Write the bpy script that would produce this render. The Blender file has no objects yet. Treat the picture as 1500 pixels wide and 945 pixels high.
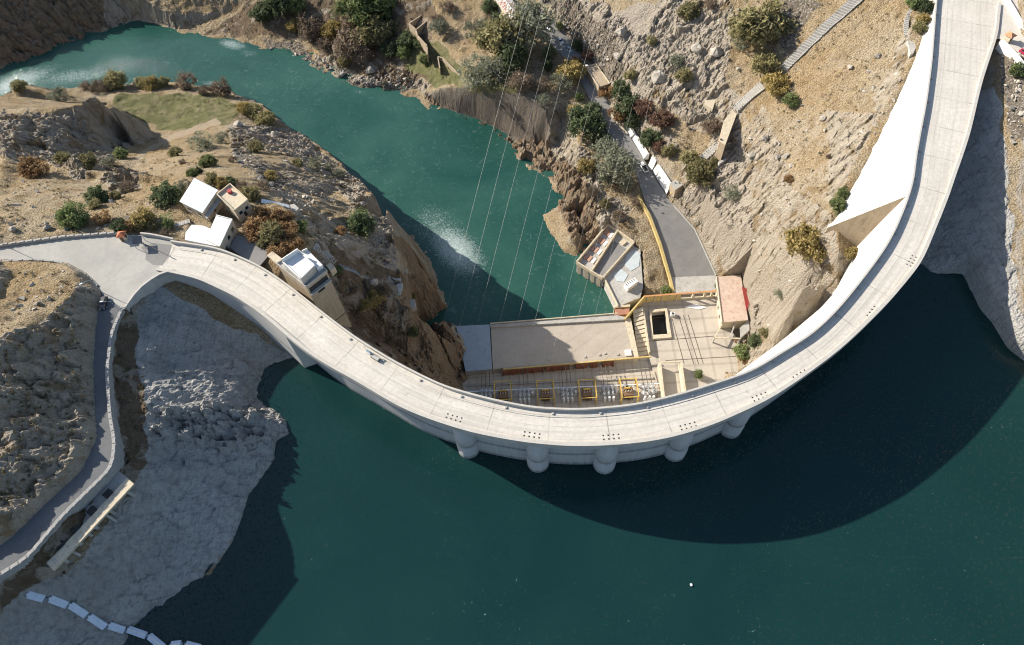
import bpy, bmesh, math, random
import numpy as np
from mathutils import Vector, Matrix
from mathutils.geometry import delaunay_2d_cdt
random.seed(7); rng = np.random.default_rng(11)
S = bpy.context.scene
COL = S.collection

# ------------------------------------------------------------------ survey camera (photo pixels 1500 x 945 <-> metres)
F, CX, CY, H = 1040.0, 750.0, 472.5, 165.0
def _axes(nx, ny):
    d = np.array([nx-CX, ny-CY, F]); d /= np.linalg.norm(d)
    up = -d; fw = np.array([0, 0, 1.]); Y = fw-up*fw.dot(up); Y /= np.linalg.norm(Y)
    return np.array([np.cross(Y, up), Y, up])
R = _axes(800, 1110)
def U(x, y, z):
    w = R @ np.array([x-CX, y-CY, F]); t = (z-H)/w[2]
    return (w[0]*t, w[1]*t)
def P3(x, y, z):
    a = U(x, y, z); return Vector((a[0], a[1], z))
def proj(X, Y, Z):
    c = np.stack([X, Y, Z-H], -1) @ R
    return CX+F*c[..., 0]/c[..., 2], CY+F*c[..., 1]/c[..., 2]
ZR, ZV, ZD = -22.0, -85.0, -81.0     # reservoir, river, power station deck (crest road = 0)

# ------------------------------------------------------------------ materials
def mat(name):
    m = bpy.data.materials.new(name); m.use_nodes = True
    return m, m.node_tree, m.node_tree.nodes['Principled BSDF']
class NT:
    def __init__(s, nt): s.nt = nt; s.co = None
    def n(s, t, **k):
        o = s.nt.nodes.new(t)
        for a, b in k.items(): setattr(o, a, b)
        return o
    def link(s, a, b): s.nt.links.new(a, b)
    def coord(s, which='Object'):
        return s.n('ShaderNodeTexCoord').outputs[which]
    def setin(s, sock, v):
        if v is None: return
        if hasattr(v, 'is_linked') or isinstance(v, bpy.types.NodeSocket): s.link(v, sock)
        else: sock.default_value = v
    def noise(s, scale, detail=5, rough=.6, vec=None, dist=0.0, color=False):
        o = s.n('ShaderNodeTexNoise'); o.inputs['Scale'].default_value = scale; o.inputs['Detail'].default_value = detail
        o.inputs['Roughness'].default_value = rough; o.inputs['Distortion'].default_value = dist
        if vec is not None: s.link(vec, o.inputs['Vector'])
        return o.outputs['Color' if color else 'Fac']
    def voro(s, scale, feature='F1', vec=None, out='Distance', rnd=1.0):
        o = s.n('ShaderNodeTexVoronoi', feature=feature); o.inputs['Scale'].default_value = scale
        o.inputs['Randomness'].default_value = rnd
        if vec is not None: s.link(vec, o.inputs['Vector'])
        return o.outputs[out]
    def ramp(s, f, stops, interp='LINEAR'):
        o = s.n('ShaderNodeValToRGB'); e = o.color_ramp.elements; o.color_ramp.interpolation = interp
        while len(e) < len(stops): e.new(.5)
        for i, (p, c) in enumerate(stops):
            e[i].position = p; e[i].color = (c, c, c, 1) if not hasattr(c, '__len__') else (*c, 1)
        s.link(f, o.inputs[0]); return o.outputs[0]
    def mix(s, f, a, b, mode='MIX'):
        o = s.n('ShaderNodeMix', data_type='RGBA', blend_type=mode)
        def c(v): return (*v, 1) if isinstance(v, tuple) and len(v) == 3 else v
        s.setin(o.inputs[0], f); s.setin(o.inputs[6], c(a)); s.setin(o.inputs[7], c(b)); return o.outputs[2]
    def math(s, op, a, b=0.0, c=None, clamp=False):
        o = s.n('ShaderNodeMath', operation=op, use_clamp=clamp)
        s.setin(o.inputs[0], a); s.setin(o.inputs[1], b)
        if c is not None: s.setin(o.inputs[2], c)
        return o.outputs[0]
    def attr(s, name, out='Fac'):
        o = s.n('ShaderNodeAttribute', attribute_name=name); return o.outputs[out]
    def sepx(s, v):
        o = s.n('ShaderNodeSeparateXYZ'); s.link(v, o.inputs[0]); return o.outputs
    def bump(s, h, strength=.5, dist=.3, normal=None):
        o = s.n('ShaderNodeBump'); o.inputs['Strength'].default_value = strength; o.inputs['Distance'].default_value = dist
        s.link(h, o.inputs['Height'])
        if normal is not None: s.link(normal, o.inputs['Normal'])
        return o.outputs[0]

def weathered(name, c1, c2, scale=.6, rough=.85, stain=None, bump=.25, streak=0.0, metallic=0.0):
    """painted / plastered / concrete surface with blotches, fine grain, optional stains and rain streaks"""
    m, nt, b = mat(name); t = NT(nt); co = t.coord()
    col = t.mix(t.ramp(t.noise(scale, 6, .65, co), [(.32, 0.), (.68, 1.)]), c1, c2)
    col = t.mix(t.ramp(t.noise(scale*9, 3, .6, co), [(.35, 0.), (.75, .35)]), col, tuple(v*.72 for v in c1))
    if stain is not None:
        col = t.mix(t.ramp(t.noise(scale*1.7+.11, 7, .7, co, .6), [(.52, 0.), (.66, .8)]), col, stain)
    if streak:
        mp = t.n('ShaderNodeMapping'); mp.inputs['Scale'].default_value = (1, 1, .06); t.link(co, mp.inputs[0])
        col = t.mix(t.ramp(t.noise(1.6, 5, .7, mp.outputs[0]), [(.45, 0.), (.72, streak)]), col, tuple(v*.45 for v in c1))
    t.link(col, b.inputs['Base Color']); b.inputs['Roughness'].default_value = rough; b.inputs['Metallic'].default_value = metallic
    b.inputs['Specular IOR Level'].default_value = .25
    if bump: t.link(t.bump(t.noise(scale*14, 4, .7, co), bump, .08), b.inputs['Normal'])
    return m
def plain(name, c, rough=.6, metallic=0.0):
    m, nt, b = mat(name); t = NT(nt); co = t.coord()
    col = t.mix(t.ramp(t.noise(2.2, 4, .6, co), [(.35, 0.), (.7, 1.)]), c, tuple(v*.78 for v in c))
    t.link(col, b.inputs['Base Color']); b.inputs['Roughness'].default_value = rough; b.inputs['Metallic'].default_value = metallic
    return m

# ------------------------------------------------------------------ mesh builder
class MB:
    def __init__(s): s.v = []; s.f = []; s.uv = None
    def add(s, vs, fs):
        o = len(s.v); s.v += [tuple(v) for v in vs]; s.f += [tuple(i+o for i in f) for f in fs]; return s
    def prism(s, poly, z0, z1):
        """vertical prism on a world XY polygon; z0/z1 numbers or per-corner lists"""
        n = len(poly); a = sum(poly[i][0]*poly[(i+1) % n][1]-poly[(i+1) % n][0]*poly[i][1] for i in range(n))
        zl = z0 if hasattr(z0, '__len__') else [z0]*n; zh = z1 if hasattr(z1, '__len__') else [z1]*n
        if a < 0: poly = poly[::-1]; zl = zl[::-1]; zh = zh[::-1]
        vs = [(p[0], p[1], z) for p, z in zip(poly, zl)]+[(p[0], p[1], z) for p, z in zip(poly, zh)]
        fs = [tuple(range(n-1, -1, -1)), tuple(range(n, 2*n))]+[(i, (i+1) % n, (i+1) % n+n, i+n) for i in range(n)]
        return s.add(vs, fs)
    def box(s, c, sx, sy, sz, rz=0.0):
        ca, sa = math.cos(rz), math.sin(rz)
        p = [(c[0]+x*ca-y*sa, c[1]+x*sa+y*ca) for x, y in ((-sx/2, -sy/2), (sx/2, -sy/2), (sx/2, sy/2), (-sx/2, sy/2))]
        return s.prism(p, c[2], c[2]+sz)
    def bar(s, a, b, w, h=None):
        a = Vector(a); b = Vector(b); h = h or w; d = (b-a)
        if d.length < 1e-6: return s
        d.normalize(); side = d.cross(Vector((0, 0, 1)))
        if side.length < 1e-3: side = Vector((1, 0, 0))
        side.normalize(); up = side.cross(d)
        vs = [p+side*(w/2*i)+up*(h/2*j) for p in (a, b) for i, j in ((-1, -1), (1, -1), (1, 1), (-1, 1))]
        return s.add(vs, [(3, 2, 1, 0), (4, 5, 6, 7), (0, 1, 5, 4), (1, 2, 6, 5), (2, 3, 7, 6), (3, 0, 4, 7)])
    def tube(s, pts, r, n=6, caps=True):
        pts = [Vector(p) for p in pts]; rs = r if hasattr(r, '__len__') else [r]*len(pts); vs = []; fs = []
        for i, p in enumerate(pts):
            d = (pts[min(i+1, len(pts)-1)]-pts[max(i-1, 0)]).normalized()
            x = d.cross(Vector((.13, .31, .94))).normalized(); y = d.cross(x)
            vs += [p+(x*math.cos(k*2*math.pi/n)+y*math.sin(k*2*math.pi/n))*rs[i] for k in range(n)]
        for i in range(len(pts)-1):
            fs += [(i*n+k, i*n+(k+1) % n, (i+1)*n+(k+1) % n, (i+1)*n+k) for k in range(n)]
        if caps: fs += [tuple(range(n-1, -1, -1)), tuple((len(pts)-1)*n+k for k in range(n))]
        return s.add(vs, fs)
    def wall(s, pts, w, h, base=None):
        """strip wall along 3-D points (its base line), width w, height h, mitred"""
        n = len(pts); L = []; Rr = []
        for i in range(n):
            a = Vector(pts[max(i-1, 0)]); b = Vector(pts[min(i+1, n-1)]); d = (b-a); d.z = 0; d.normalize()
            nrm = Vector((-d.y, d.x, 0))*(w/2); p = Vector(pts[i]); L.append(p+nrm); Rr.append(p-nrm)
        vs = []
        for l, r in zip(L, Rr):
            up = Vector((0, 0, h)); dn = Vector((0, 0, -(base or 0)))
            vs += [l+dn, r+dn, r+up, l+up]
        fs = [(3, 2, 1, 0)]
        for i in range(n-1):
            o = i*4; fs += [(o+k, o+(k+1) % 4, o+4+(k+1) % 4, o+4+k) for k in range(4)]
        o = (n-1)*4; fs.append((o, o+1, o+2, o+3))
        return s.add(vs, fs)
    def sheet(s, L, Rr):
        n = len(L); return s.add(list(L)+list(Rr), [(i, i+n, i+1+n, i+1) for i in range(n-1)])
    def cyl(s, c, r0, r1, h, n=16):
        vs = [(c[0]+r*math.cos(k*2*math.pi/n), c[1]+r*math.sin(k*2*math.pi/n), z) for r, z in ((r0, c[2]), (r1, c[2]+h)) for k in range(n)]
        return s.add(vs, [tuple(range(n-1, -1, -1)), tuple(range(n, 2*n))]+[(k, (k+1) % n, n+(k+1) % n, n+k) for k in range(n)])
    def mesh(s, name, m, smooth=False, bevel=0.0):
        me = bpy.data.meshes.new(name); me.from_pydata([tuple(v) for v in s.v], [], s.f); me.validate()
        bm = bmesh.new(); bm.from_mesh(me); bmesh.ops.recalc_face_normals(bm, faces=bm.faces)
        if bevel: bmesh.ops.bevel(bm, geom=bm.edges[:], offset=bevel, segments=1, affect='EDGES', clamp_overlap=True)
        bm.to_mesh(me); bm.free()
        if m: me.materials.append(m)
        if smooth: me.polygons.foreach_set('use_smooth', [True]*len(me.polygons))
        return me
    def build(s, name, m, parent=None, smooth=False, bevel=0.0):
        me = s.mesh(name, m, smooth, bevel)
        if parent is None and len(me.vertices):      # origin at the thing's base
            c = sum((v.co for v in me.vertices), Vector())/len(me.vertices); c.z = min(v.co.z for v in me.vertices)
            me.transform(Matrix.Translation(-c)); o = link(name, me); o.location = c; return o
        o = link(name, me); o.parent = parent
        if parent is not None: o.matrix_parent_inverse = Matrix.Translation(-parent.location)
        return o
def link(name, data):
    o = bpy.data.objects.new(name, data); COL.objects.link(o); return o
def tag(o, label=None, cat=None, group=None, kind=None):
    if label: o['label'] = label
    if cat: o['category'] = cat
    if group: o['group'] = group
    if kind: o['kind'] = kind
    return o
def empty(name, loc, label, cat, group=None):
    o = link(name, None); o.location = loc; o.empty_display_size = .5; return tag(o, label, cat, group)
def structure(o): o['kind'] = 'structure'; return o
def px(poly, z): return [U(x, y, z) for x, y in poly]
def lerp(a, b, t): return a+(b-a)*t
def resample(pts, n=None, step=None, smooth=0):
    p = np.array(pts, float); d = np.r_[0, np.cumsum(np.linalg.norm(np.diff(p, axis=0), axis=1))]
    n = n or max(2, int(d[-1]/step)+1); t = np.linspace(0, d[-1], n)
    q = np.stack([np.interp(t, d, p[:, k]) for k in range(p.shape[1])], 1)
    for _ in range(smooth): q[1:-1] = (q[:-2]+2*q[1:-1]+q[2:])/4
    return q

# ------------------------------------------------------------------ numpy noise
def _hash(ix, iy, seed):
    h = (ix.astype(np.int64)*374761393+iy.astype(np.int64)*668265263+seed*974634777) & 0x7fffffff
    h = ((h ^ (h >> 13))*1274126177) & 0x7fffffff
    return ((h ^ (h >> 16)) & 0xffff)/65535.0
def vnoise(x, y, seed=0):
    ix = np.floor(x); iy = np.floor(y); fx = x-ix; fy = y-iy; u = fx*fx*fx*(fx*(fx*6-15)+10); v = fy*fy*fy*(fy*(fy*6-15)+10)
    a = _hash(ix, iy, seed); b = _hash(ix+1, iy, seed); c = _hash(ix, iy+1, seed); d = _hash(ix+1, iy+1, seed)
    return (a*(1-u)+b*u)*(1-v)+(c*(1-u)+d*u)*v
def fbm(x, y, oct=5, seed=0, gain=.5, ridged=False):
    s = 0; a = 1; t = 0
    for k in range(oct):
        c, sn = math.cos(k*1.3+.4), math.sin(k*1.3+.4)
        n = vnoise((x*c-y*sn)*2**k, (x*sn+y*c)*2**k, seed+k*17)*2-1
        s = s+a*((1-2*np.abs(n)) if ridged else n); t += a; a *= gain
    return s/t
def cells(x, y, seed=0):
    """Voronoi: (F1, F2-F1, random value of the cell, tilted facet height)"""
    ix = np.floor(x); iy = np.floor(y); f1 = np.full(x.shape, 9.); f2 = f1.copy(); rv = np.zeros(x.shape); tl = np.zeros(x.shape)
    for dx in (-1, 0, 1):
        for dy in (-1, 0, 1):
            cx = ix+dx; cy = iy+dy
            d = np.hypot(cx+_hash(cx, cy, seed)-x, cy+_hash(cx, cy, seed+5)-y); r = _hash(cx, cy, seed+9)
            near = d < f1; f2 = np.where(near, f1, np.minimum(f2, d)); rv = np.where(near, r, rv); f1 = np.where(near, d, f1)
            tl = np.where(near, (cx+_hash(cx, cy, seed)-x)*(_hash(cx, cy, seed+21)-.5)*2+(cy+_hash(cx, cy, seed+5)-y)*(_hash(cx, cy, seed+23)-.5)*2, tl)
    return f1, f2-f1, rv, tl
def inpoly(x, y, poly):
    p = np.array(poly, float); r = np.zeros(x.shape, bool); n = len(p); j = n-1
    for i in range(n):
        xi, yi = p[i]; xj, yj = p[j]
        if yi != yj: r ^= ((yi > y) != (yj > y)) & (x < (xj-xi)*(y-yi)/(yj-yi)+xi)
        j = i
    return r
# ------------------------------------------------------------------ dam axis
UPp = [(1476,-60),(1468,-10),(1462,52),(1440,115),(1420,200),(1403,250),(1385,300),(1350,385),(1300,445),(1240,503),(1180,550),(1120,588),(1050,620),(980,642),(900,652),(820,653),(747,644),(681,631),(590,599),(523,558),(483,537),(451,517),(417,489),(384,460),(347,435),(293,409),(248,398)]
DNp = [(1380,-60),(1371,0),(1364,90),(1356,150),(1348,190),(1340,235),(1338,260),(1329,291),(1313,331),(1297,361),(1276,390),(1249,425),(1222,457),(1188,489),(1148,513),(1100,543),(1000,575),(930,592),(850,599),(780,596),(720,584),(650,565),(580,530),(520,493),(470,455),(420,415),(380,388),(320,362),(250,352)]
UPw = resample([U(x, y, .6) for x, y in UPp], n=900, smooth=60)
DNw = resample([U(x, y, 1.2) for x, y in DNp], n=900, smooth=60)
# stations square across the crest
st = resample(DNw, n=230, smooth=4); tang = np.gradient(st, axis=0); tang /= np.linalg.norm(tang, axis=1)[:, None]
nrm = np.stack([-tang[:, 1], tang[:, 0]], 1)           # towards the reservoir (right to left travel)
mid = len(st)//2
if np.dot(nrm[mid], UPw[450]-st[mid]) < 0: nrm = -nrm
W = []
for p, n, t in zip(st, nrm, tang):
    r = UPw-p; a = r@t; k = np.argsort(np.abs(a))[:3]; k = k[np.argmin(np.linalg.norm(r[k], axis=1))]
    W.append(np.clip(r[k]@n, 6, 24))
W = np.array(W)
for _ in range(6): W[1:-1] = (W[:-2]+2*W[1:-1]+W[2:])/4
arc = np.r_[0, np.cumsum(np.linalg.norm(np.diff(st, axis=0), axis=1))]
stpx = np.stack(proj(st[:, 0], st[:, 1], np.full(len(st), 1.2)), 1)
def station_at(x, y):
    return int(np.argmin(np.hypot(stpx[:, 0]-x, stpx[:, 1]-y)))
k_thrust = 72
# batter of the downstream face: steep gravity block right of the thrust corner, thinner arch left of it
def batter(i):
    if i <= k_thrust: return .65
    return float(np.interp(i, [73, 80, 86, 91, 97, 140, 175, 200, 215], [.16, .12, .15, .20, .24, .24, .2, .12, .03]))
k_wedge = station_at(452, 441)
def setback(i):
    if i >= k_wedge: return .35
    return float(np.interp(arc[k_wedge]-arc[i], [0, 1, 200, 300], [3.2, 3.6, 3.6, .6]))
def edge(i, off, z):                                   # off metres from the inner edge towards the reservoir
    q = st[i]+nrm[i]*off; return (q[0], q[1], z)

# ------------------------------------------------------------------ terrain control lines (photo x, y, height above the crest road)
LINES = '''
# reservoir shore, left bank
440,524,-22 414,510,-22 390,535,-22 375,567,-22 379,583,-22 403,599,-22 414,609,-22 421,623,-22 427,636,-22 422,657,-22 403,673,-22 393,687,-22 379,711,-22 368,722,-22 357,757,-22 349,785,-22 328,816,-22 309,850,-22 291,861,-22 259,872,-22 232,880,-22 213,904,-22 203,912,-22 192,922,-22 187,941,-22 150,985,-22 60,1030,-22 -100,1060,-22
# under water beyond it
470,560,-38 440,600,-36 470,640,-38 440,690,-38 400,760,-38 370,830,-38 320,900,-38 240,960,-38 180,1010,-38 60,1080,-38
# dam foot, left upstream
235,414,-3.5 267,411,-4.5 301,427,-6.5 333,443,-9.5 373,467,-13.5 400,484,-16.5 425,506,-21
# full pool line: soil above, bare rock below
225,424,-4 205,470,-4.2 212,520,-4.2 217,560,-4.2 222,600,-4 215,650,-4 208,690,-4 196,730,-4.5 160,790,-5 110,835,-5 60,862,-5 0,890,-5
# inner bay
250,460,-7 300,480,-11 350,510,-16.5
240,540,-9 300,540,-13 350,560,-17.5
# sunny spur
230,610,-5.5 270,602,-7.5 310,605,-10.5 350,612,-14.5 395,618,-18.5
300,640,-12 350,645,-16.5 400,642,-20
240,670,-9.5 300,690,-14.5 350,700,-19
230,760,-12 290,770,-17 330,770,-20
150,850,-11 220,850,-17.5 270,850,-21
80,900,-11 140,920,-17.5 20,930,-11
# road right edge then foot of its wall
182,454,-.2 164,490,.1 158,545,.5 162,610,1 169,650,1.5 164,684,2 131,717,2.3 91,757,2.6 41,817,3 0,842,3.2 -80,890,3.5
190,470,-1.5 176,500,-2 170,550,-2 174,610,-2 180,655,-2 176,692,-1.8 145,725,-1.8 100,770,-1.8 50,828,-1.8 5,857,-1.8
# road left edge
149,429,-.1 139,480,.1 136,530,.5 139,600,1 142,640,1.5 119,690,2 69,735,2.4 19,785,2.9 -60,840,3.2
# cut slope and ridge of the lower left hill
131,440,2.5 122,490,3.5 116,540,4 118,600,4 122,645,4 98,690,4.5 50,735,5 0,775,6
80,520,7.5 75,560,7.5 70,600,7.5 60,650,7 20,700,8
93,383,1 110,395,3 108,428,5.5 92,444,7.5 60,460,9.5 25,480,12.5 -10,496,15 -60,520,18
30,540,11 20,600,10 0,640,10
60,395,3 20,400,4 0,435,8 60,425,6.5 -100,440,11
# road to the junction: lower and upper edges
-120,402,.3 0,379,.1 53,379,0 93,383,0 125,400,0 144,417,0 149,429,-.1
-120,388,.3 0,364,.1 95,351,0 180,345,0 215,346,0 250,352,-.2
-120,382,.5 0,357,.6 95,344,.4 175,338,-.3 220,338,-1.5 265,350,-2
# left plateau
0,320,0 60,318,-1.5 110,310,-3.5 160,322,-2 205,318,-3 245,322,-3.2
0,285,-7 60,278,-10 110,285,-9 150,300,-6 200,288,-8 240,300,-5 280,320,-3.4 345,350,-3 390,378,-3
0,240,-15 40,245,-20 90,245,-22 130,262,-19 165,275,-15 190,270,-20 215,255,-22 255,265,-15 290,262,-10 340,262,-12 375,262,-17
# outcrops
100,232,-17 115,236,-16 125,248,-18
160,252,-16 175,246,-15 192,254,-17
# rocky hill in the left corner: crest
-60,140,-40 0,160,-33 40,158,-31 75,160,-31 110,152,-31 138,138,-32 152,146,-35
# its shaded foot
15,215,-27 60,225,-34 110,225,-38 155,220,-45 195,205,-60 215,196,-64
170,165,-50 190,185,-58
# gully and track
185,250,-36 205,238,-42 225,220,-52 250,207,-58 285,192,-66 320,176,-72
215,255,-28 245,228,-44 290,205,-58 335,188,-66
200,215,-54 235,196,-66
# green terrace by the river
175,140,-74 165,155,-72 185,165,-72 215,178,-72 250,178,-73 290,168,-74 335,170,-74 360,165,-76
190,140,-76 250,138,-78 310,138,-79 345,148,-79 365,155,-78
# river rim, left bank (top of the bank, then water just below it)
-60,170,-55 0,141,-58 27,125,-60 50,124,-66 75,132,-70 128,127,-77 165,127,-80 208,123,-82 264,120,-83 290,125,-83.5 320,127,-83.5 360,142,-83 387,153,-83 393,160,-82.5 411,175,-81.5 428,188,-80.5 443,196,-80 478,219,-78 499,235,-76 515,254,-72 530,264,-66 541,275,-56 552,286,-46 559,296,-41 563,313,-40 577,331,-40 583,350,-40 588,380,-39 594,412,-37.3 601,442,-37
# promontory
370,180,-77 350,200,-66 400,190,-77
300,230,-31 340,225,-44 380,215,-60 420,215,-71 455,232,-71
330,250,-22 380,245,-34 420,240,-48 460,250,-59 500,268,-62 528,288,-47
400,270,-21 440,275,-33 480,290,-42 520,305,-40 550,315,-39
420,310,-9 450,315,-16 480,320,-24 510,340,-30 540,350,-33 570,355,-37
395,345,-4 430,345,-6 460,345,-10 490,365,-14 515,385,-20 540,395,-28 575,400,-35 592,410,-37
415,385,-3 440,365,-5 470,360,-9 483,385,-12 505,400,-17 530,415,-26 560,425,-30 590,440,-35 603,452,-37
485,400,-14 500,430,-20 520,450,-26 550,465,-34 580,470,-38 605,480,-42
470,425,-16 500,465,-26 525,480,-34 560,500,-44 600,520,-52 615,500,-52
# cliff over the tailrace: brow, mid, foot
613,458,-40 623,482,-46 633,505,-53 634,540,-60
650,478,-68 662,505,-73 662,545,-75
# base of that cliff at the water, then on the yard
603,347,-85.5 625,375,-85.5 637,400,-85.5 642,422,-85.5 656,451,-85.5 674,478,-85.5 680,490,-83 687,505,-82 690,530,-82.2 690,548,-82.4 676,572,-82.4
# far bank shore
-80,130,-85 0,100,-85 53,80,-85 115,53,-85 141,43,-85 203,30,-85 240,36,-85 264,44,-85 293,51,-85 333,54,-85 385,67,-85 425,68,-85 457,77,-85 467,99,-85 499,115,-85 531,128,-85 563,128,-85 606,123,-85 619,139,-85 630,150,-85 657,160,-85.3 697,173,-85.3 731,189,-85.3 750,201,-85.3 767,224,-85 788,243,-85 807,253,-85 820,283,-85 833,302,-85 844,318,-85 852,345,-85 857,354,-85 846,378,-85.5
# river bed
-60,150,-90 60,108,-90 160,85,-90 260,85,-90 360,105,-90 460,150,-91 540,185,-91 600,230,-91 680,230,-91 700,300,-91 650,330,-91 760,330,-91 700,400,-91 800,400,-91 740,460,-91 850,440,-91
# north bank
333,20,-80 400,40,-80 440,50,-82
430,0,-74 500,40,-80
470,75,-83 510,95,-83 560,108,-83.5 600,105,-82 620,125,-81
500,0,-72 560,30,-76 590,70,-78 620,90,-77 640,115,-77
590,-10,-62 620,20,-66 650,60,-68 690,85,-66
640,0,-60 690,20,-61 720,60,-64 740,95,-61.5
# brow of the dark river cliff
634,138,-80.5 648,132,-77 700,127,-66.8 745,132,-62.6 780,147,-62.5 799,163,-64 806,190,-70
750,202,-84.6 775,208,-82.5 800,210,-80.5
# sandy foot right of it
812,212,-78 792,226,-82.5 815,245,-82 835,285,-78 850,320,-78
# terrace above the cliff
760,110,-62.5 800,130,-63.5 830,150,-66.5 845,190,-69 850,235,-71 870,290,-73 880,325,-75 915,345,-75.5 935,380,-77 942,420,-79.5
845,345,-80 870,325,-77.5
# lower road: left then right edge
748,-10,-57 790,45,-61 835,90,-64 855,122,-65.5 871,160,-67 900,209,-68.5 932,251,-69.5 953,318,-73 967,358,-76 980,406,-80 987,429,-81
775,-10,-57 812,35,-61 848,72,-64 878,124,-65.5 905,180,-67 925,204,-68.5 957,259,-69.5 985,300,-72 1017,337,-75 1048,403,-80 1050,428,-81
# just above the road on its hill side
800,0,-57 840,45,-59 880,90,-60 900,130,-62 930,180,-64 955,215,-64.5 978,258,-66 1000,290,-68.5 1030,330,-72 1062,395,-76
# right hillside
860,0,-48 900,50,-48 930,100,-50 960,160,-55 1000,220,-58 1030,270,-60 1060,330,-63 1092,390,-67 1114,440,-69 1112,490,-72 1090,515,-78 1087,545,-80.5
950,0,-38 990,50,-40 1010,100,-43 1040,160,-49 1070,215,-52 1090,270,-53 1115,330,-50 1140,400,-51 1150,450,-56
1050,-10,-27 1070,50,-33 1090,100,-36 1120,150,-38 1140,210,-39 1160,280,-36 1185,350,-33 1205,420,-40
1150,-20,-16 1150,60,-25 1180,100,-26 1210,160,-26 1220,230,-26 1222,300,-24
1250,-20,-8 1250,40,-13 1270,100,-15 1280,150,-17
1340,-60,-1 1340,0,-2 1320,60,-7 1305,110,-11
# right abutment, reservoir side: shore, bed and slope
1353,388,-22 1367,401,-22 1393,438,-22 1425,482,-22 1460,516,-22 1481,535,-22 1499,552,-22 1560,600,-22 1700,690,-22
1310,470,-40 1360,480,-40 1420,540,-38 1470,580,-38 1550,650,-38 1700,780,-40
1400,320,-15.5 1430,370,-15.5 1465,440,-15.5 1500,500,-16 1600,570,-15
1440,170,-7 1455,230,-8 1470,300,-9.5 1490,370,-10.5 1530,430,-10
1462,70,-2.5 1470,110,-3.5 1500,200,-4 1560,260,-3
1475,65,-.4 1500,100,-.4 1560,160,0
1368,-60,0 1480,-60,0 1462,53,-.2 1500,60,-.1 1560,120,0
1470,-10,1 1505,40,2.5 1560,80,6 1600,0,16
1430,-120,10 1300,-120,4 1100,-120,-14 900,-80,-34 760,-80,-48 600,-80,-52 450,-80,-58
'''
FAR = [(-900,900,60),(-600,640,5),(-480,600,-15),(0,640,-8),(-150,560,-30),(200,560,30),(300,420,40),(500,700,90),(0,1200,100),(900,1000,140),
       (700,300,60),(480,200,25),(420,60,5),(480,-150,20),(900,-300,60),(320,-60,-20),(300,-400,-50),(0,-300,-60),(0,-900,-60),(-250,-250,-40),
       (-420,-120,10),(-420,60,30),(-420,180,8),(-460,300,-6),(-900,200,50),(-900,-400,60),(-500,-900,10),(600,-1100,20),(0,-1600,60),
       (-1600,-1600,60),(1600,-1600,60),(1600,1600,160),(-1600,1600,120),(-141,78,18),(-136,62,13),(-150,100,20),(-155,118,22),(-175,80,26),(-180,115,26),(-152,45,17),(-150,25,9),(-165,60,22),(0,60,-45),(60,20,-50),(-50,20,-48),(0,-60,-55),(-110,-20,-40),(120,-20,-45)]
V = []; E = []
def addv(p):
    V.append(p); return len(V)-1
for ln in LINES.strip().split('\n'):
    if ln.startswith('#'): continue
    prev = None
    for tok in ln.split():
        x, y, z = map(float, tok.split(',')); a = U(x, y, z); i = addv((a[0], a[1], z))
        if prev is not None: E.append((prev, i))
        prev = i
for p in FAR: addv(p)
# shaded north bank: rises from the shore away from the sun's path
for d_, z_ in ((22, -71.0), (48, -55.0), (85, -36.0), (130, -22.0)):
    prev = None
    for x, y, k in ((-80,130,1),(0,100,1),(53,80,1),(115,53,1),(170,37,1),(230,33,.8),(290,50,.55)):
        a = U(x, y, -85); i = addv((a[0]-.866*d_, a[1]+.5*d_, -85+(z_+85)*k))
        if prev is not None: E.append((prev, i))
        prev = i
# the left bank drops straight to the water behind its rim
prev = None
for tok in [l for l in LINES.split('\n') if l.startswith('-60,170,-55')][0].split():
    x, y, z = map(float, tok.split(',')); a = np.array(U(x, y, z)); a = a+a/np.linalg.norm(a)*(1.2+.12*(-z-50 if z > -80 else 2)) ; i = addv((a[0], a[1], -87.0))
    if prev is not None: E.append((prev, i))
    prev = i
# foot lines of the dam, from its own section
prev = None
for i in range(2, len(st)-1, 4):
    if stpx[i, 0] < 470: break
    a = edge(i, W[i]-setback(i)+.5, 0); j = addv((a[0], a[1], float(np.interp(i, [0, 20, 40, 60, 77, 90], [-3, -5.5, -11, -16, -21.5, -46])))); 
    if prev is not None: E.append((prev, j))
    prev = j
# contact line of the downstream face: photo pixels on the face, height solved from the batter
CONTACT = [(1362,30,2),(1345,75,4),(1322,125,7.5),(1300,175,11),(1285,205,13),(1262,255,16.5),(1240,295,20),(1222,326,22.5),
           (1258,350,28),(1256,374,30),(1243,395,34),(1225,422,38),(1201,449,47),(1162,480,57),(1143,505,63),(1120,518,69),(1084,546,77)]
prev = None
for x, y, h in CONTACT:
    a = U(x, y, -h); j = addv((a[0], a[1], -h))
    if prev is not None: E.append((prev, j))
    prev = j
for k, i in enumerate(range(104, 200, 6)):           # hidden foot on the yard side, then up under the left abutment
    z = float(np.interp(i, [104, 165, 178, 190, 200], [-83, -83, -56, -20, -8])); a = edge(i, -batter(i)*(-z)-.8, 0)
    j = addv((a[0], a[1], z)); E.append((prev, j)); prev = j
for i in range(10, 74, 6):
    h = float(np.interp(i, [0, 21, 30, 39, 48, 53, 62, 68, 72], [.5, 2, 4, 7.5, 11, 13, 16.5, 20, 22.5])); a = edge(i, -.65*h-3.5, 0); addv((a[0], a[1], -h-.8))
for i, o_, z in ((77, -9, -27.5), (77, -15, -27), (83, -9, -32), (84, -14, -33)):
    a = edge(i, o_, 0); addv((a[0], a[1], z))
# ground inside the dam, halfway between its feet
for i in range(4, 200, 5):
    a = edge(i, W[i]*.45, 0); addv((a[0], a[1], float(np.interp(i, [0, 20, 60, 75, 100, 165, 190, 200], [-3, -6, -24, -34, -58, -58, -22, -12]))))
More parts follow.
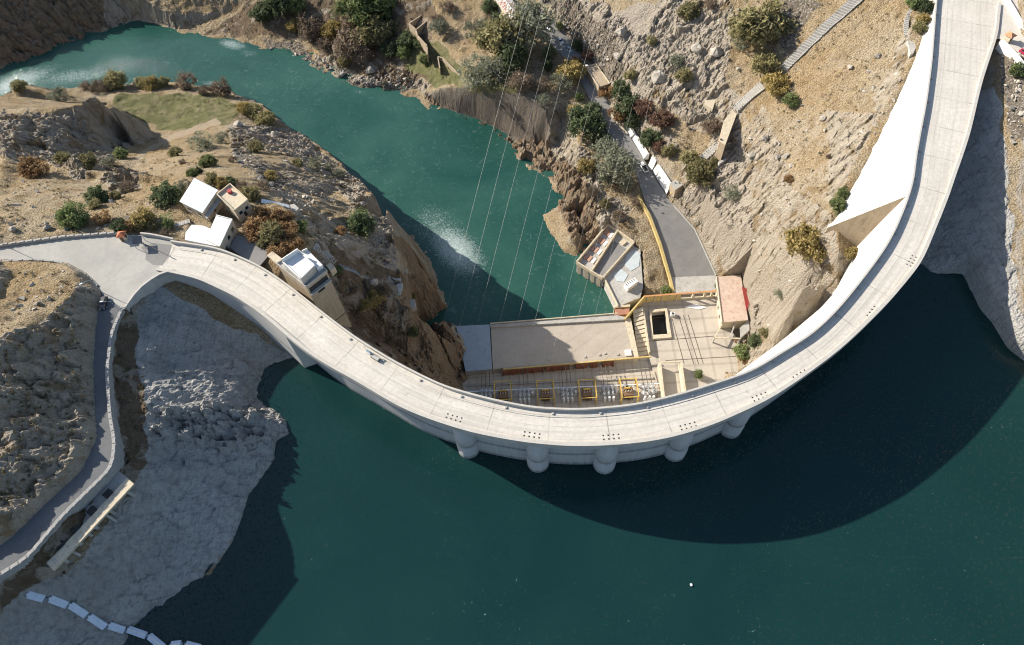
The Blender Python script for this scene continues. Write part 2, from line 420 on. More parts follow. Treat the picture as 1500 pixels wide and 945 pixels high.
# power station platform: kept under its slabs
DECK_AREA = [(690,552),(700,545),(715,540),(720,474),(905,458),(945,432),(1052,425),(1075,470),(1078,545)]
for x, y in ((730,500),(800,500),(880,490),(730,560),(800,560),(880,555),(960,540),(1000,500),(1040,450),(1030,540),(960,470)):
    a = U(x, y, -90); addv((a[0], a[1], -90))
# ------------------------------------------------------------------ triangulate, rasterise, add rock relief
co2 = [Vector((v[0], v[1])) for v in V]
ov, oe, of, o_v, o_e, o_f = delaunay_2d_cdt(co2, E, [], 0, 1e-3)
zz = []
Va = np.array(V)
for p, orig in zip(ov, o_v):
    if orig: zz.append(V[orig[0]][2])
    else:
        best = (9e9, 0)
        for a, b in E:
            A = Va[a]; B = Va[b]; d = B[:2]-A[:2]; L = d@d
            if L < 1e-9: continue
            t = min(1, max(0, ((p.x-A[0])*d[0]+(p.y-A[1])*d[1])/L)); q = A+(B-A)*t; e = math.hypot(q[0]-p.x, q[1]-p.y)
            if e < best[0]: best = (e, q[2])
        zz.append(best[1])
TV = np.array([(p.x, p.y, z) for p, z in zip(ov, zz)])
def axis(lo, hi, step, far):
    a = list(np.arange(lo, hi, step)); s = step
    while a[-1] < far: s *= 1.28; a.append(a[-1]+s)
    s = step; b = []; x = lo
    while x > -far: s *= 1.28; x -= s; b.append(x)
    return np.array(b[::-1]+a)
STEP = .55
GX = axis(-325, 300, STEP, 1500); GY = axis(8, 440, STEP, 1500)
TG = np.full((len(GY), len(GX)), np.nan)
for f in of:
    for k in range(1, len(f)-1):
        A, B, C = TV[f[0]], TV[f[k]], TV[f[k+1]]
        x0, x1 = min(A[0], B[0], C[0]), max(A[0], B[0], C[0]); y0, y1 = min(A[1], B[1], C[1]), max(A[1], B[1], C[1])
        i0, i1 = np.searchsorted(GX, x0-1e-6), np.searchsorted(GX, x1+1e-6); j0, j1 = np.searchsorted(GY, y0-1e-6), np.searchsorted(GY, y1+1e-6)
        if i1 <= i0 or j1 <= j0: continue
        X, Y = np.meshgrid(GX[i0:i1], GY[j0:j1]); den = (B[1]-C[1])*(A[0]-C[0])+(C[0]-B[0])*(A[1]-C[1])
        if abs(den) < 1e-9: continue
        a = ((B[1]-C[1])*(X-C[0])+(C[0]-B[0])*(Y-C[1]))/den; b = ((C[1]-A[1])*(X-C[0])+(A[0]-C[0])*(Y-C[1]))/den; c = 1-a-b
        m = (a >= -1e-4) & (b >= -1e-4) & (c >= -1e-4); sub = TG[j0:j1, i0:i1]; sub[m] = (a*A[2]+b*B[2]+c*C[2])[m]
XX, YY = np.meshgrid(GX, GY)
TG = np.where(np.isnan(TG), 60, TG)
for _ in range(3):
    p = np.pad(TG, 1, mode='edge'); TG = (p[1:-1, :-2]+p[1:-1, 2:]+p[:-2, 1:-1]+p[2:, 1:-1]+4*p[1:-1, 1:-1])/8
SMOOTH = TG.copy()
PXX, PYY = proj(XX, YY, TG)             # where each ground point was seen in the photograph, used to look up its surface kind
infront = (PYY > -400) & (PYY < 1500) & (np.abs(XX) < 700) & (YY < 800) & (YY > -300)
wob = fbm(XX/9, YY/9, 4, 3)*9; wob2 = fbm(XX/9+50, YY/9-20, 4, 8)*9
def region(polys, wobble=1.0, soft=2):
    m = np.zeros(XX.shape)
    for p in polys: m = np.maximum(m, (inpoly(PXX+wob*wobble, PYY+wob2*wobble, p) & infront).astype(float))
    for _ in range(soft):
        q = np.pad(m, 1, mode='edge'); m = (q[1:-1, :-2]+q[1:-1, 2:]+q[:-2, 1:-1]+q[2:, 1:-1]+q[1:-1, 1:-1])/5
    return m
ROADS_PX = [
 [(150,425),(180,440),(168,490),(162,545),(166,610),(173,650),(168,686),(134,720),(94,760),(44,820),(0,846),(-80,892),(-80,840),(0,800),(19,780),(69,730),(119,686),(140,640),(136,600),(133,530),(136,480)],
 [(-130,400),(0,382),(93,386),(125,404),(150,432),(180,456),(200,430),(250,402),(255,350),(215,343),(180,342),(95,347),(0,360),(-130,386)],
 [(745,-15),(775,-15),(814,35),(852,72),(880,120),(908,178),(928,202),(960,257),(988,298),(1020,335),(1050,402),(1052,432),(984,432),(976,406),(963,358),(949,318),(928,253),(896,210),(867,160),(850,122),(830,90),(786,45)],
]
road_m = region(ROADS_PX, 0, 0)
crest_m = region([[(1368,-80),(1486,-80),(1503,45),(1560,90),(1560,125),(1500,85),(1464,62),(1462,52)]], 0, 0)
built_m = np.maximum(region([DECK_AREA], 0, 0), region([[(845,383),(890,327),(930,352),(945,400),(940,432),(905,452),(845,405)], [(258,290),(285,258),(325,275),(340,268),(368,292),(350,318),(402,372),(380,400),(330,366),(268,352),(280,325)]], 0, 1))
# rock-ness of each place
rock = region([
 [(205,414),(440,520),(440,690),(200,950),(-60,1000),(-60,880),(60,860),(110,835),(205,705),(214,640),(206,560),(200,500)],
 [(125,408),(140,480),(136,560),(142,630),(70,720),(0,790),(-80,800),(-80,520),(30,490),(70,460),(95,440)],
 [(0,160),(60,165),(90,170),(150,150),(205,205),(170,235),(80,240),(0,225)], [(95,238),(112,228),(128,250),(110,260)], [(140,262),(165,240),(200,255),(205,275),(170,285)],
 [(330,190),(440,190),(520,260),(560,300),(610,340),(660,450),(690,550),(600,560),(520,480),(530,440),(590,430),(560,395),(520,300),(450,240),(400,215),(340,225)],
 [(455,80),(500,115),(530,128),(620,135),(600,95),(520,110),(480,80)], [(625,140),(800,150),(810,250),(840,320),(860,360),(930,310),(890,290),(870,240),(830,180),(810,165),(700,205)],
 [(-50,-50),(150,-50),(200,30),(60,85),(-50,110)],
 [(980,0),(1060,0),(1080,40),(1060,110),(1090,200),(1130,300),(1180,420),(1140,510),(1080,520),(1060,410),(1010,300),(1040,200),(960,150),(930,60)],
 [(790,0),(880,0),(960,80),(950,130),(880,120),(850,70)],
 [(1350,100),(1450,80),(1500,560),(1360,420),(1320,420)],
], 1.3, 3)
cliff = region([[(590,350),(640,420),(690,545),(660,580),(600,560),(600,470),(590,430),(612,410),(570,350)], [(800,225),(850,250),(875,320),(862,385),(835,352),(812,290)], [(620,140),(800,150),(815,260),(770,240),(690,205)], [(815,255),(860,360),(880,330),(850,260)], [(-50,-50),(130,-50),(160,40),(60,90),(-50,115)]], 1.0, 3)
slab = region([[(214,414),(440,520),(440,700),(190,950),(-60,1050),(-60,930),(0,895),(60,862),(110,835),(205,705),(222,640),(212,560),(205,500)], [(1350,150),(1462,120),(1470,250),(1490,400),(1520,600),(1360,440),(1320,420)]], 1.6, 2)
green = region([[(175,138),(270,135),(330,142),(352,160),(340,178),(260,192),(215,182),(165,158)], [(590,70),(640,60),(690,110),(680,125),(640,130),(590,95)], [(1215,290),(1240,270),(1245,300),(1225,318)], [(235,318),(256,312),(255,325),(240,328)], [(680,110),(740,80),(775,120),(760,135),(690,130)]], 1.0, 3)
scree = region([[(790,0),(835,0),(900,60),(920,110),(880,120),(850,75)], [(1130,0),(1200,0),(1150,90),(1140,40)], [(345,215),(375,225),(425,262),(410,280),(370,250),(340,232)], [(380,60),(440,65),(470,100),(530,125),(615,125),(600,135),(520,135),(455,100),(390,75)], [(1462,70),(1500,70),(1500,200),(1480,210)]], 1.2, 3)
pale = region([[(1060,120),(1075,180),(1050,235),(1010,280),(1030,320),(1070,400),(1120,440),(1100,340),(1085,230),(1085,140)], [(918,40),(960,60),(945,75),(922,62)], [(330,178),(375,178),(360,190),(330,192)], [(400,190),(445,205),(470,225),(430,222)], [(1070,440),(1085,500),(1150,470),(1200,430),(1180,380),(1130,420)], [(1490,100),(1500,100),(1500,550),(1490,400)], [(885,20),(1000,-10),(1065,50),(1055,130),(960,105),(900,75)], [(800,0),(880,0),(920,110),(880,110),(850,70)], [(880,300),(910,285),(905,320),(885,335)]], 1.6, 3)
earth = region([[(165,460),(210,470),(215,560),(225,620),(210,690),(170,740),(100,800),(30,860),(10,870),(40,820),(130,720),(172,680),(176,620),(168,540)], [(0,900),(0,860),(60,850),(60,890)], [(470,360),(620,410),(690,540),(640,570),(520,490)], [(380,0),(640,0),(620,120),(560,125),(440,60),(300,50)]], 1.4, 3)
track = region([[(180,250),(195,255),(215,225),(255,205),(325,180),(315,172),(245,200),(205,225)]], .2, 1)
slope_up = np.gradient(SMOOTH, GY, axis=0); slope_rt = np.gradient(SMOOTH, GX, axis=1); steep = np.hypot(slope_up, slope_rt)
rock = np.clip(np.maximum(rock, np.clip((steep-.75)/.5, 0, 1)*.9), 0, 1)
quiet = np.clip(1-region([[(x, y) for x, y in p] for p in ROADS_PX], 0, 7)*1.6, 0, 1)*np.clip(1-np.maximum(built_m, crest_m)*1.5, 0, 1)
dist_d = np.full(XX.shape, 99.)
q = np.concatenate([st[::3]+nrm[::3]*(W[::3, None]*f) for f in (0, .5, 1)])
nearm = infront & (PXX > 150)
for j0 in range(0, len(GY), 40):
    sl = slice(j0, j0+40); dist_d[sl] = np.sqrt(((XX[sl, :, None]-q[:, 0])**2+(YY[sl, :, None]-q[:, 1])**2).min(-1))
quiet *= np.clip((dist_d-2)/5, .12, 1)
c1, e1, r1, t1 = cells(XX/7+.25*fbm(XX/6, YY/6, 3, 31), YY/5+.25*fbm(XX/6, YY/6, 3, 32), 21)
c3, e3, r3, t3 = cells(XX/1.25+.2*fbm(XX/2, YY/2, 2, 35), YY/1.05, 24)
c2, e2, r2, t2 = cells(XX/2.6+.3*fbm(XX/3, YY/3, 3, 33), YY/2.0+.3*fbm(XX/3, YY/3, 3, 34), 22)
ridg = fbm((XX+YY*.4)/16, (YY-XX*.4)/9, 5, 41, .55, True)
fine = fbm(XX/4, YY/4, 5, 42, .6)
big = fbm(XX/38, YY/38, 4, 43)
relief = rock*(1-.88*slab)*(1.1*ridg+1.2*(r1-.5)+1.9*t1+.65*(r2-.5)+1.15*t2+.35*(r3-.5)+.5*t3-.5*np.clip(.10-e1, 0, .10)/.10+.4*fine)
relief += slab*(.45*fbm((XX-YY*.9)/9, (XX+YY)/2.2, 5, 44, .6, True)+.22*(r2-.5)+.35*t2+.5*t1+.12*(r3-.5)+.18*t3+.12*fine)
relief += (1-rock)*(.75*fine+.5*np.clip(ridg, 0, 1)+1.0*big+.5*np.clip(r2-.72, 0, 1)*np.clip(.35-c2, 0, 1)*6)
relief += scree*(.9*(r2-.4)*np.clip(.55-c2, 0, 1)*2.2+.5*fine)
relief += cliff*(1.7*fbm((XX+YY)/5, (YY-XX)/14, 4, 45, .6, True)+1.4*(r1-.5)+2.4*t1+1.0*t2+.5*t3)
far = np.clip((np.maximum(np.abs(XX)-330, 0)+np.maximum(YY-440, 0)+np.maximum(8-YY, 0))/200, 0, 1)
relief += far*(22*fbm(XX/140, YY/140, 5, 51))
spur = region([[(225,600),(330,590),(385,603),(388,655),(345,665),(300,650),(235,640)]], 1, 4)
relief += spur*(1.6*fbm((XX-YY*.55)/5, (YY+XX*.3)/13, 4, 61, .6, True)+1.2*(r2-.5)+2.2*t2+2.0*t1+.8*t3)
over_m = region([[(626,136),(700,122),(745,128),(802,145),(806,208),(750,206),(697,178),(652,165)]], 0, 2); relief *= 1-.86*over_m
TG = SMOOTH+relief*quiet
# keep the water out of reach of the noise and the slabs above the ground
TG = np.where((SMOOTH < -86) & (TG > -86.5), -86.5, TG)
TG = np.where(built_m > .5, np.minimum(TG, SMOOTH-.3), TG); TG = np.where(road_m > .5, SMOOTH-.35, TG); TG = np.where(crest_m > .5, np.minimum(SMOOTH-.35, -.35), TG)
ringp = [edge(i, W[i]*.45, ZR)[:2] for i in range(6, 205, 6)]; resv = inpoly(XX, YY, [(1500, 170), (200, 205)]+ringp+[(-118, 132), (-125, 125), (-140, 60), (-400, 40), (-400, -400), (1500, -400)])
TG = np.where(resv & (SMOOTH < -23.2) & (SMOOTH > -70), np.minimum(TG, -22.6), TG)
PIT = px([(954,457),(976,455),(980,490),(957,492)], ZD)
for pl in ([(845,383),(890,327),(930,353),(883,407)], [(884,406),(928,354),(942,364),(944,420),(939,437),(905,450)]):
    q_ = np.array(px(pl, -77)); q_ = q_.mean(0)+(q_-q_.mean(0))*1.03; TG = np.where(inpoly(XX, YY, q_), np.minimum(TG, -84), TG)
q_ = np.array(px([(1046,403),(1087,400),(1100,470),(1102,492),(1080,505),(1044,500)], -76)); TG = np.where(inpoly(XX, YY, q_), np.minimum(TG, -82.5), TG)
wallm = region([[(916,187),(931,183),(950,213),(963,234),(987,268),(979,287),(955,254),(940,234),(922,204)]], 0, 0); TG = np.where(wallm > .5, np.minimum(TG, -71.5), TG)
TG = np.where(inpoly(XX, YY, PIT) | (built_m > .9) & inpoly(XX, YY, px(DECK_AREA, ZD)), np.minimum(TG, -89), TG)
def ground(x, y):
    i = np.clip(np.searchsorted(GX, x)-1, 0, len(GX)-2); j = np.clip(np.searchsorted(GY, y)-1, 0, len(GY)-2)
    u = (x-GX[i])/(GX[i+1]-GX[i]); v = (y-GY[j])/(GY[j+1]-GY[j])
    return (TG[j, i]*(1-u)+TG[j, i+1]*u)*(1-v)+(TG[j+1, i]*(1-u)+TG[j+1, i+1]*u)*v
def hit(x, y):
    """the ground point seen at a photo pixel"""
    w = R @ np.array([x-CX, y-CY, F]); w = w/np.linalg.norm(w); ts = np.arange(100, 620, .4)
    X = w[0]*ts; Y = w[1]*ts; Z = H+w[2]*ts; g = ground(X, Y); k = np.nonzero(Z < g)[0]
    k = k[0] if len(k) else len(ts)-1
    return Vector((X[k], Y[k], g[k]))
# ------------------------------------------------------------------ terrain mesh
ny, nx = TG.shape
me = bpy.data.meshes.new('terrain'); vs = np.stack([XX, YY, TG], -1).reshape(-1, 3).astype(np.float32)
idx = np.arange(nx*ny).reshape(ny, nx); quads = np.stack([idx[:-1, :-1], idx[:-1, 1:], idx[1:, 1:], idx[1:, :-1]], -1).reshape(-1, 4)
me.vertices.add(len(vs)); me.vertices.foreach_set('co', vs.ravel()); me.loops.add(quads.size); me.loops.foreach_set('vertex_index', quads.ravel().astype(np.int32))
me.polygons.add(len(quads)); me.polygons.foreach_set('loop_start', (np.arange(len(quads))*4).astype(np.int32)); me.polygons.foreach_set('loop_total', np.full(len(quads), 4, np.int32))
me.update(calc_edges=True); me.validate()
for nm, a in (('rock', rock), ('cliff', cliff), ('slab', slab), ('green', green), ('scree', scree), ('pale', pale), ('darkened', over_m), ('earth', earth), ('track', track), ('crack', np.clip(.16-e2, 0, .16)/.16*.7+np.clip(.1-e1, 0, .1)/.1*.6), ('cellv', r2*.6+r1*.4)):
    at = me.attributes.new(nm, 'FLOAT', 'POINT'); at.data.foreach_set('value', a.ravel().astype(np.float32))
sm = (np.maximum(np.maximum(rock, slab), cliff)[:-1, :-1] < .45).ravel(); me.polygons.foreach_set('use_smooth', sm)
m, nt, b = mat('hillside_ground'); t = NT(nt); pos = t.coord()
nrmz = t.sepx(t.n('ShaderNodeNewGeometry').outputs['Normal'])[2]
n1 = t.noise(.045, 6, .6, pos); n2 = t.noise(.35, 6, .65, pos, .4); n3 = t.noise(1.9, 5, .7, pos); n4 = t.noise(.12, 7, .7, pos, .8)
dry = t.mix(t.ramp(n2, [(.3, 0.), (.7, 1.)]), (.46, .345, .195), (.32, .225, .125))
dry = t.mix(t.ramp(n1, [(.38, 0.), (.62, .75)]), dry, (.44, .37, .265))
dry = t.mix(t.ramp(n3, [(.46, 0.), (.60, .7)]), dry, (.115, .085, .05))
dry = t.mix(t.ramp(t.voro(.55, vec=pos), [(.09, .8), (.17, 0.)]), dry, (.46, .42, .36))
rk = t.mix(t.ramp(n4, [(.3, 0.), (.7, 1.)]), (.46, .395, .305), (.31, .26, .195))
rk = t.mix(t.math('MULTIPLY', t.attr('cellv'), .5), rk, (.47, .425, .355))
rk = t.mix(t.ramp(n2, [(.50, 0.), (.68, .55)]), rk, (.31, .215, .125))
rk = t.mix(t.ramp(n3, [(.5, 0.), (.72, .6)]), rk, (.16, .14, .12))
rk = t.mix(t.math('MULTIPLY', t.attr('crack'), .34), rk, (.13, .11, .085))
sl = t.mix(t.ramp(n4, [(.3, 0.), (.7, 1.)]), (.50, .485, .45), (.60, .57, .515))
sl = t.mix(t.ramp(n3, [(.45, 0.), (.7, .5)]), sl, (.24, .24, .235))
wv = t.n('ShaderNodeTexNoise'); wv.inputs['Scale'].default_value = .5; wv.inputs['Detail'].default_value = 6
mp = t.n('ShaderNodeMapping'); mp.inputs['Scale'].default_value = (1, .22, 1); mp.inputs['Rotation'].default_value = (0, 0, .75); t.link(pos, mp.inputs[0]); t.link(mp.outputs[0], wv.inputs['Vector'])
sl = t.mix(t.ramp(wv.outputs[0], [(.5, 0.), (.63, .55)]), sl, (.60, .58, .54))
mp3 = t.n('ShaderNodeMapping'); mp3.inputs['Scale'].default_value = (1, .07, 1); mp3.inputs['Rotation'].default_value = (0, 0, .62); t.link(pos, mp3.inputs[0])
sl = t.mix(t.ramp(t.noise(1.5, 5, .7, mp3.outputs[0], .5), [(.50, 0.), (.64, .6)]), sl, (.27, .265, .255))
sl = t.mix(t.ramp(n1, [(.40, 0.), (.62, .5)]), sl, (.34, .325, .295))
sl = t.mix(t.math('MULTIPLY', t.attr('crack'), .42), sl, (.11, .11, .11))
cl = t.mix(t.ramp(n2, [(.35, 0.), (.65, 1.)]), (.205, .155, .105), (.31, .25, .18))
mp2 = t.n('ShaderNodeMapping'); mp2.inputs['Scale'].default_value = (1, 1, .12); t.link(pos, mp2.inputs[0])
cl = t.mix(t.ramp(t.noise(.55, 6, .7, mp2.outputs[0]), [(.45, 0.), (.65, .7)]), cl, (.30, .185, .105))
cl = t.mix(t.ramp(n3, [(.48, 0.), (.7, .6)]), cl, (.09, .07, .05))
def edge_mask(nm, lo=.35, hi=.6):
    return t.ramp(t.math('ADD', t.attr(nm), t.math('MULTIPLY', t.math('SUBTRACT', n2, .5), .8)), [(lo, 0.), (hi, 1.)])
rockm = t.math('MAXIMUM', edge_mask('rock', .42, .62), t.ramp(nrmz, [(.55, 1.), (.75, 0.)]))
col = t.mix(rockm, dry, rk)
bushy = t.ramp(n4, [(.54, 0.), (.62, .8)])
col = t.mix(t.math('MULTIPLY', bushy, t.math('SUBTRACT', 1., t.attr('slab'))), col, (.235, .165, .085))
col = t.mix(edge_mask('earth'), col, t.mix(t.ramp(n2, [(.3, 0.), (.7, 1.)]), (.13, .092, .058), (.20, .15, .10)))
col = t.mix(t.math('MULTIPLY', edge_mask('earth'), t.ramp(n4, [(.52, 0.), (.58, .8)])), col, rk)
col = t.mix(edge_mask('cliff'), col, cl)
col = t.mix(t.math('MULTIPLY', t.attr('darkened'), .85), col, t.mix(t.ramp(t.noise(.7, 6, .7, mp2.outputs[0]), [(.42, 0.), (.66, 1.)]), (.115, .105, .095), (.21, .17, .13)))  # shade of the steep river cliff painted into its colour, with darker streaks
col = t.mix(edge_mask('slab', .4, .55), col, sl)
col = t.mix(edge_mask('pale'), col, t.mix(t.ramp(n3, [(.4, 0.), (.7, .7)]), (.42, .365, .295), (.21, .17, .125)))
col = t.mix(edge_mask('scree'), col, t.mix(t.ramp(t.voro(1.1, vec=pos), [(.15, 0.), (.55, 1.)]), (.38, .335, .285), (.17, .14, .105)))
gr = t.mix(t.ramp(n3, [(.35, 0.), (.65, 1.)]), (.12, .135, .05), (.17, .155, .075))
gr = t.mix(t.ramp(n4, [(.46, 0.), (.60, .75)]), gr, (.27, .23, .13))
col = t.mix(edge_mask('green'), col, gr)
col = t.mix(edge_mask('track'), col, t.mix(t.ramp(n3, [(.35, 0.), (.7, 1.)]), (.43, .35, .25), (.34, .265, .18)))
zpos = t.sepx(pos)[2]
t.link(col, b.inputs['Base Color']); b.inputs['Roughness'].default_value = .95; b.inputs['Specular IOR Level'].default_value = .12
hgt = t.math('ADD', t.math('MULTIPLY', n3, 1.), t.math('MULTIPLY', t.noise(5.5, 4, .7, pos), .5))
hgt = t.math('ADD', hgt, t.math('MULTIPLY', t.voro(1.6, vec=pos), .6))
t.link(t.bump(hgt, 1., .8), b.inputs['Normal'])
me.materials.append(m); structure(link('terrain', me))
# ------------------------------------------------------------------ water
def water_mat(name, deep, edge_c, wave, glints, foam=False):
    m, nt, b = mat(name); t = NT(nt); pos = t.coord()
    c = t.mix(t.ramp(t.noise(.024, 6, .6, pos, .5), [(.35, 0.), (.65, 1.)]), deep, edge_c)
    if not foam: c = t.mix(t.ramp(t.math('ADD', t.math('DIVIDE', t.sepx(pos)[0], 260.), t.math('MULTIPLY', t.noise(.015, 4, .6, pos), .35)), [(.55, 0.), (1., .55)]), c, (.014, .046, .030))
    b.inputs['Roughness'].default_value = .14; b.inputs['IOR'].default_value = 1.33
    b.inputs['Specular IOR Level'].default_value = 0.0; b.inputs['Coat Weight'].default_value = 1.0; b.inputs['Coat IOR'].default_value = 1.33; b.inputs['Coat Roughness'].default_value = .07
    h = t.math('ADD', t.math('MULTIPLY', t.noise(.45, 3, .5, pos), .8), t.math('MULTIPLY', t.noise(1.7, 3, .6, pos), .35))
    n = t.bump(h, wave, .35)
    if glints:
        n = t.bump(t.math('MULTIPLY', t.ramp(t.noise(1.4, 2, .5, pos), [(.60, 0.), (.80, 1.)]), t.math('MULTIPLY', t.ramp(t.noise(.03, 3, .5, pos), [(.38, .1), (.6, 1.)]), t.ramp(t.math('MULTIPLY', t.sepx(pos)[0], -.0125), [(.05, .35), (.6, 1.)]))), glints, 2.2, n)
    if foam:
        a = t.attr('foam'); sw = t.noise(.45, 8, .75, pos, 2.2); fl = t.noise(2.6, 5, .75, pos, 1.2)
        f = t.math('ADD', t.math('MULTIPLY', a, .62), t.math('MULTIPLY', t.math('ADD', sw, fl), .5))
        fm = t.ramp(f, [(.68, 0.), (.95, .8)])
        thin = t.math('MULTIPLY', t.ramp(t.noise(.22, 8, .75, pos, 2.4), [(.56, 0.), (.64, .13), (.70, 0.)]), t.ramp(t.noise(.03, 2, .5, pos), [(.4, .3), (.6, 1.)]))
        c = t.mix(thin, c, (.45, .55, .52)); c = t.mix(fm, c, (.60, .68, .66))
        t.link(t.math('ADD', t.math('MULTIPLY', fm, .5), .12), b.inputs['Roughness'])
    t.link(c, b.inputs['Base Color']); t.link(n, b.inputs['Coat Normal']); return m
k0, k1 = 6, 205
ring = [edge(i, W[i]*.45, ZR)[:2] for i in range(k0, k1, 3)]
res = MB(); pts = [(1500, 170)]+[(200, 205)]+ring+[(-118, 132), (-125, 125), (-140, 60), (-400, 40), (-1500, 40), (-1500, -1500), (1500, -1500)]
from mathutils.geometry import tessellate_polygon
tri = tessellate_polygon([[Vector((x, y, 0)) for x, y in pts]]); mew = bpy.data.meshes.new('reservoir_water')
def ccw(f):
    (x0, y0), (x1, y1), (x2, y2) = (pts[k] for k in f); return f if (x1-x0)*(y2-y0)-(x2-x0)*(y1-y0) > 0 else f[::-1]
mew.from_pydata([(x, y, ZR) for x, y in pts], [], [ccw(tuple(f)) for f in tri])
mew.materials.append(water_mat('reservoir_water', (.0055, .0270, .0270), (.0075, .033, .0315), .4, 1.0)); structure(link('reservoir_water', mew))
# river sheet with a foam density per vertex (rapids, outflow boil)
rx = np.arange(-420, 120, 2.0); ry = np.arange(110, 560, 2.0); RX, RY = np.meshgrid(rx, ry)
rp, rq = proj(RX, RY, np.full(RX.shape, ZV)); fo = np.zeros(RX.shape)
def blob(cx, cy, sx, sy, a, rot=0):
    c, s_ = math.cos(rot), math.sin(rot); u = (rp-cx)*c+(rq-cy)*s_; v = -(rp-cx)*s_+(rq-cy)*c
    return a*np.exp(-(u/sx)**2-(v/sy)**2)
for a in ((668, 366, 62, 34, .58, .75), (640, 335, 64, 46, .36, .6), (690, 388, 30, 16, .40, .5), (655, 300, 40, 40, .18, .4), (700, 420, 60, 40, .2, .2), (110, 112, 95, 17, .40, -.12), (20, 122, 80, 18, .54, -.35), (190, 95, 80, 16, .26, -.3), (250, 110, 60, 14, .2, .1), (340, 65, 26, 9, .5, .2), (310, 122, 20, 5, .45, .1), (365, 78, 20, 8, .35, 0), (527, 135, 18, 5, .35, .3), (395, 165, 10, 22, .2, -.4), (690, 430, 40, 25, .2, 0), (645, 187, 8, 4, .0, 0)):
    fo = np.maximum(fo, blob(*a))
mr = bpy.data.meshes.new('river_water'); nyr, nxr = RX.shape; ii = np.arange(nxr*nyr).reshape(nyr, nxr)
qd = np.stack([ii[:-1, :-1], ii[:-1, 1:], ii[1:, 1:], ii[1:, :-1]], -1).reshape(-1, 4)
mr.from_pydata(np.stack([RX, RY, np.full(RX.shape, ZV)], -1).reshape(-1, 3).tolist(), [], qd.tolist())
at = mr.attributes.new('foam', 'FLOAT', 'POINT'); at.data.foreach_set('value', fo.ravel().astype(np.float32))
mr.materials.append(water_mat('river_water', (.013, .058, .047), (.030, .092, .070), .45, .3, True)); structure(link('river_water', mr))

# ------------------------------------------------------------------ concrete of the dam (u = metres along, v = metres across in the UV map)
def crest_mat():
    m, nt, b = mat('crest_concrete'); t = NT(nt); pos = t.coord(); uv = t.sepx(t.coord('UV'))
    col = t.mix(t.ramp(t.noise(.10, 6, .6, pos), [(.35, 0.), (.65, 1.)]), (.55, .51, .445), (.635, .59, .52))
    col = t.mix(t.ramp(t.noise(.9, 6, .7, pos), [(.42, 0.), (.70, .6)]), col, (.40, .365, .315))
    st_ = t.n('ShaderNodeCombineXYZ'); t.link(t.math('MULTIPLY', uv[0], .02), st_.inputs[0]); t.link(t.math('MULTIPLY', uv[1], .9), st_.inputs[1])
    col = t.mix(t.ramp(t.noise(1., 5, .6, st_.outputs[0]), [(.46, 0.), (.66, .55)]), col, (.375, .345, .30))
    col = t.mix(t.ramp(t.noise(.35, 7, .75, pos, 1.), [(.58, 0.), (.66, .5)]), col, (.30, .275, .24))
    pan = t.n('ShaderNodeTexWhiteNoise', noise_dimensions='2D'); cv = t.n('ShaderNodeCombineXYZ')
    t.link(t.math('FLOOR', t.math('DIVIDE', uv[0], 14.)), cv.inputs[0]); t.link(t.math('FLOOR', t.math('DIVIDE', uv[1], 3.6)), cv.inputs[1]); t.link(cv.outputs[0], pan.inputs['Vector'])
    col = t.mix(t.math('MULTIPLY', pan.outputs[0], .22), col, (.50, .46, .41))
    wob = t.math('MULTIPLY', t.math('SUBTRACT', t.noise(.5, 3, .6, pos), .5), .25)
    def line(u, period, off, w, dark):
        d = t.math('ABSOLUTE', t.math('SUBTRACT', t.math('FRACT', t.math('DIVIDE', t.math('ADD', t.math('ADD', u, wob), off), period)), .5))
        return t.ramp(d, [(0., dark), (w/period, dark), (w/period*1.5, 0.)])
    js = t.math('MAXIMUM', line(uv[0], 14., 0., .11, .55), t.math('MAXIMUM', line(uv[1], 40., 15.4, .10, .45), t.math('MAXIMUM', line(uv[1], 40., 12.0, .07, .30), line(uv[1], 40., 18.3, .10, .5))))
    js = t.math('MULTIPLY', js, t.ramp(t.noise(.21, 3, .6, pos), [(.35, .25), (.6, 1.)]))
    col = t.mix(js, col, (.15, .135, .12))
    t.link(col, b.inputs['Base Color']); b.inputs['Roughness'].default_value = .9; b.inputs['Specular IOR Level'].default_value = .2
    t.link(t.bump(t.noise(6, 4, .7, pos), .2, .05), b.inputs['Normal']); return m
M_crest = crest_mat()
def face_mat():
    m, nt, b = mat('dam_face_concrete'); t = NT(nt); pos = t.coord(); z = t.sepx(pos)[2]
    col = t.mix(t.ramp(t.noise(.12, 6, .6, pos), [(.35, 0.), (.65, 1.)]), (.58, .55, .50), (.50, .475, .43))
    mp = t.n('ShaderNodeMapping'); mp.inputs['Scale'].default_value = (1, 1, .05); t.link(pos, mp.inputs[0])
    col = t.mix(t.ramp(t.noise(.8, 6, .7, mp.outputs[0]), [(.48, 0.), (.72, .5)]), col, (.36, .33, .29))
    lift = t.math('ABSOLUTE', t.math('SUBTRACT', t.math('FRACT', t.math('DIVIDE', z, 2.2)), .5))
    col = t.mix(t.ramp(lift, [(0., .25), (.03, .25), (.05, 0.)]), col, (.25, .23, .2))
    t.link(col, b.inputs['Base Color']); b.inputs['Roughness'].default_value = .9; b.inputs['Specular IOR Level'].default_value = .2
    t.link(t.bump(t.noise(1.4, 5, .7, pos), .3, .1), b.inputs['Normal']); return m
M_face = face_mat()
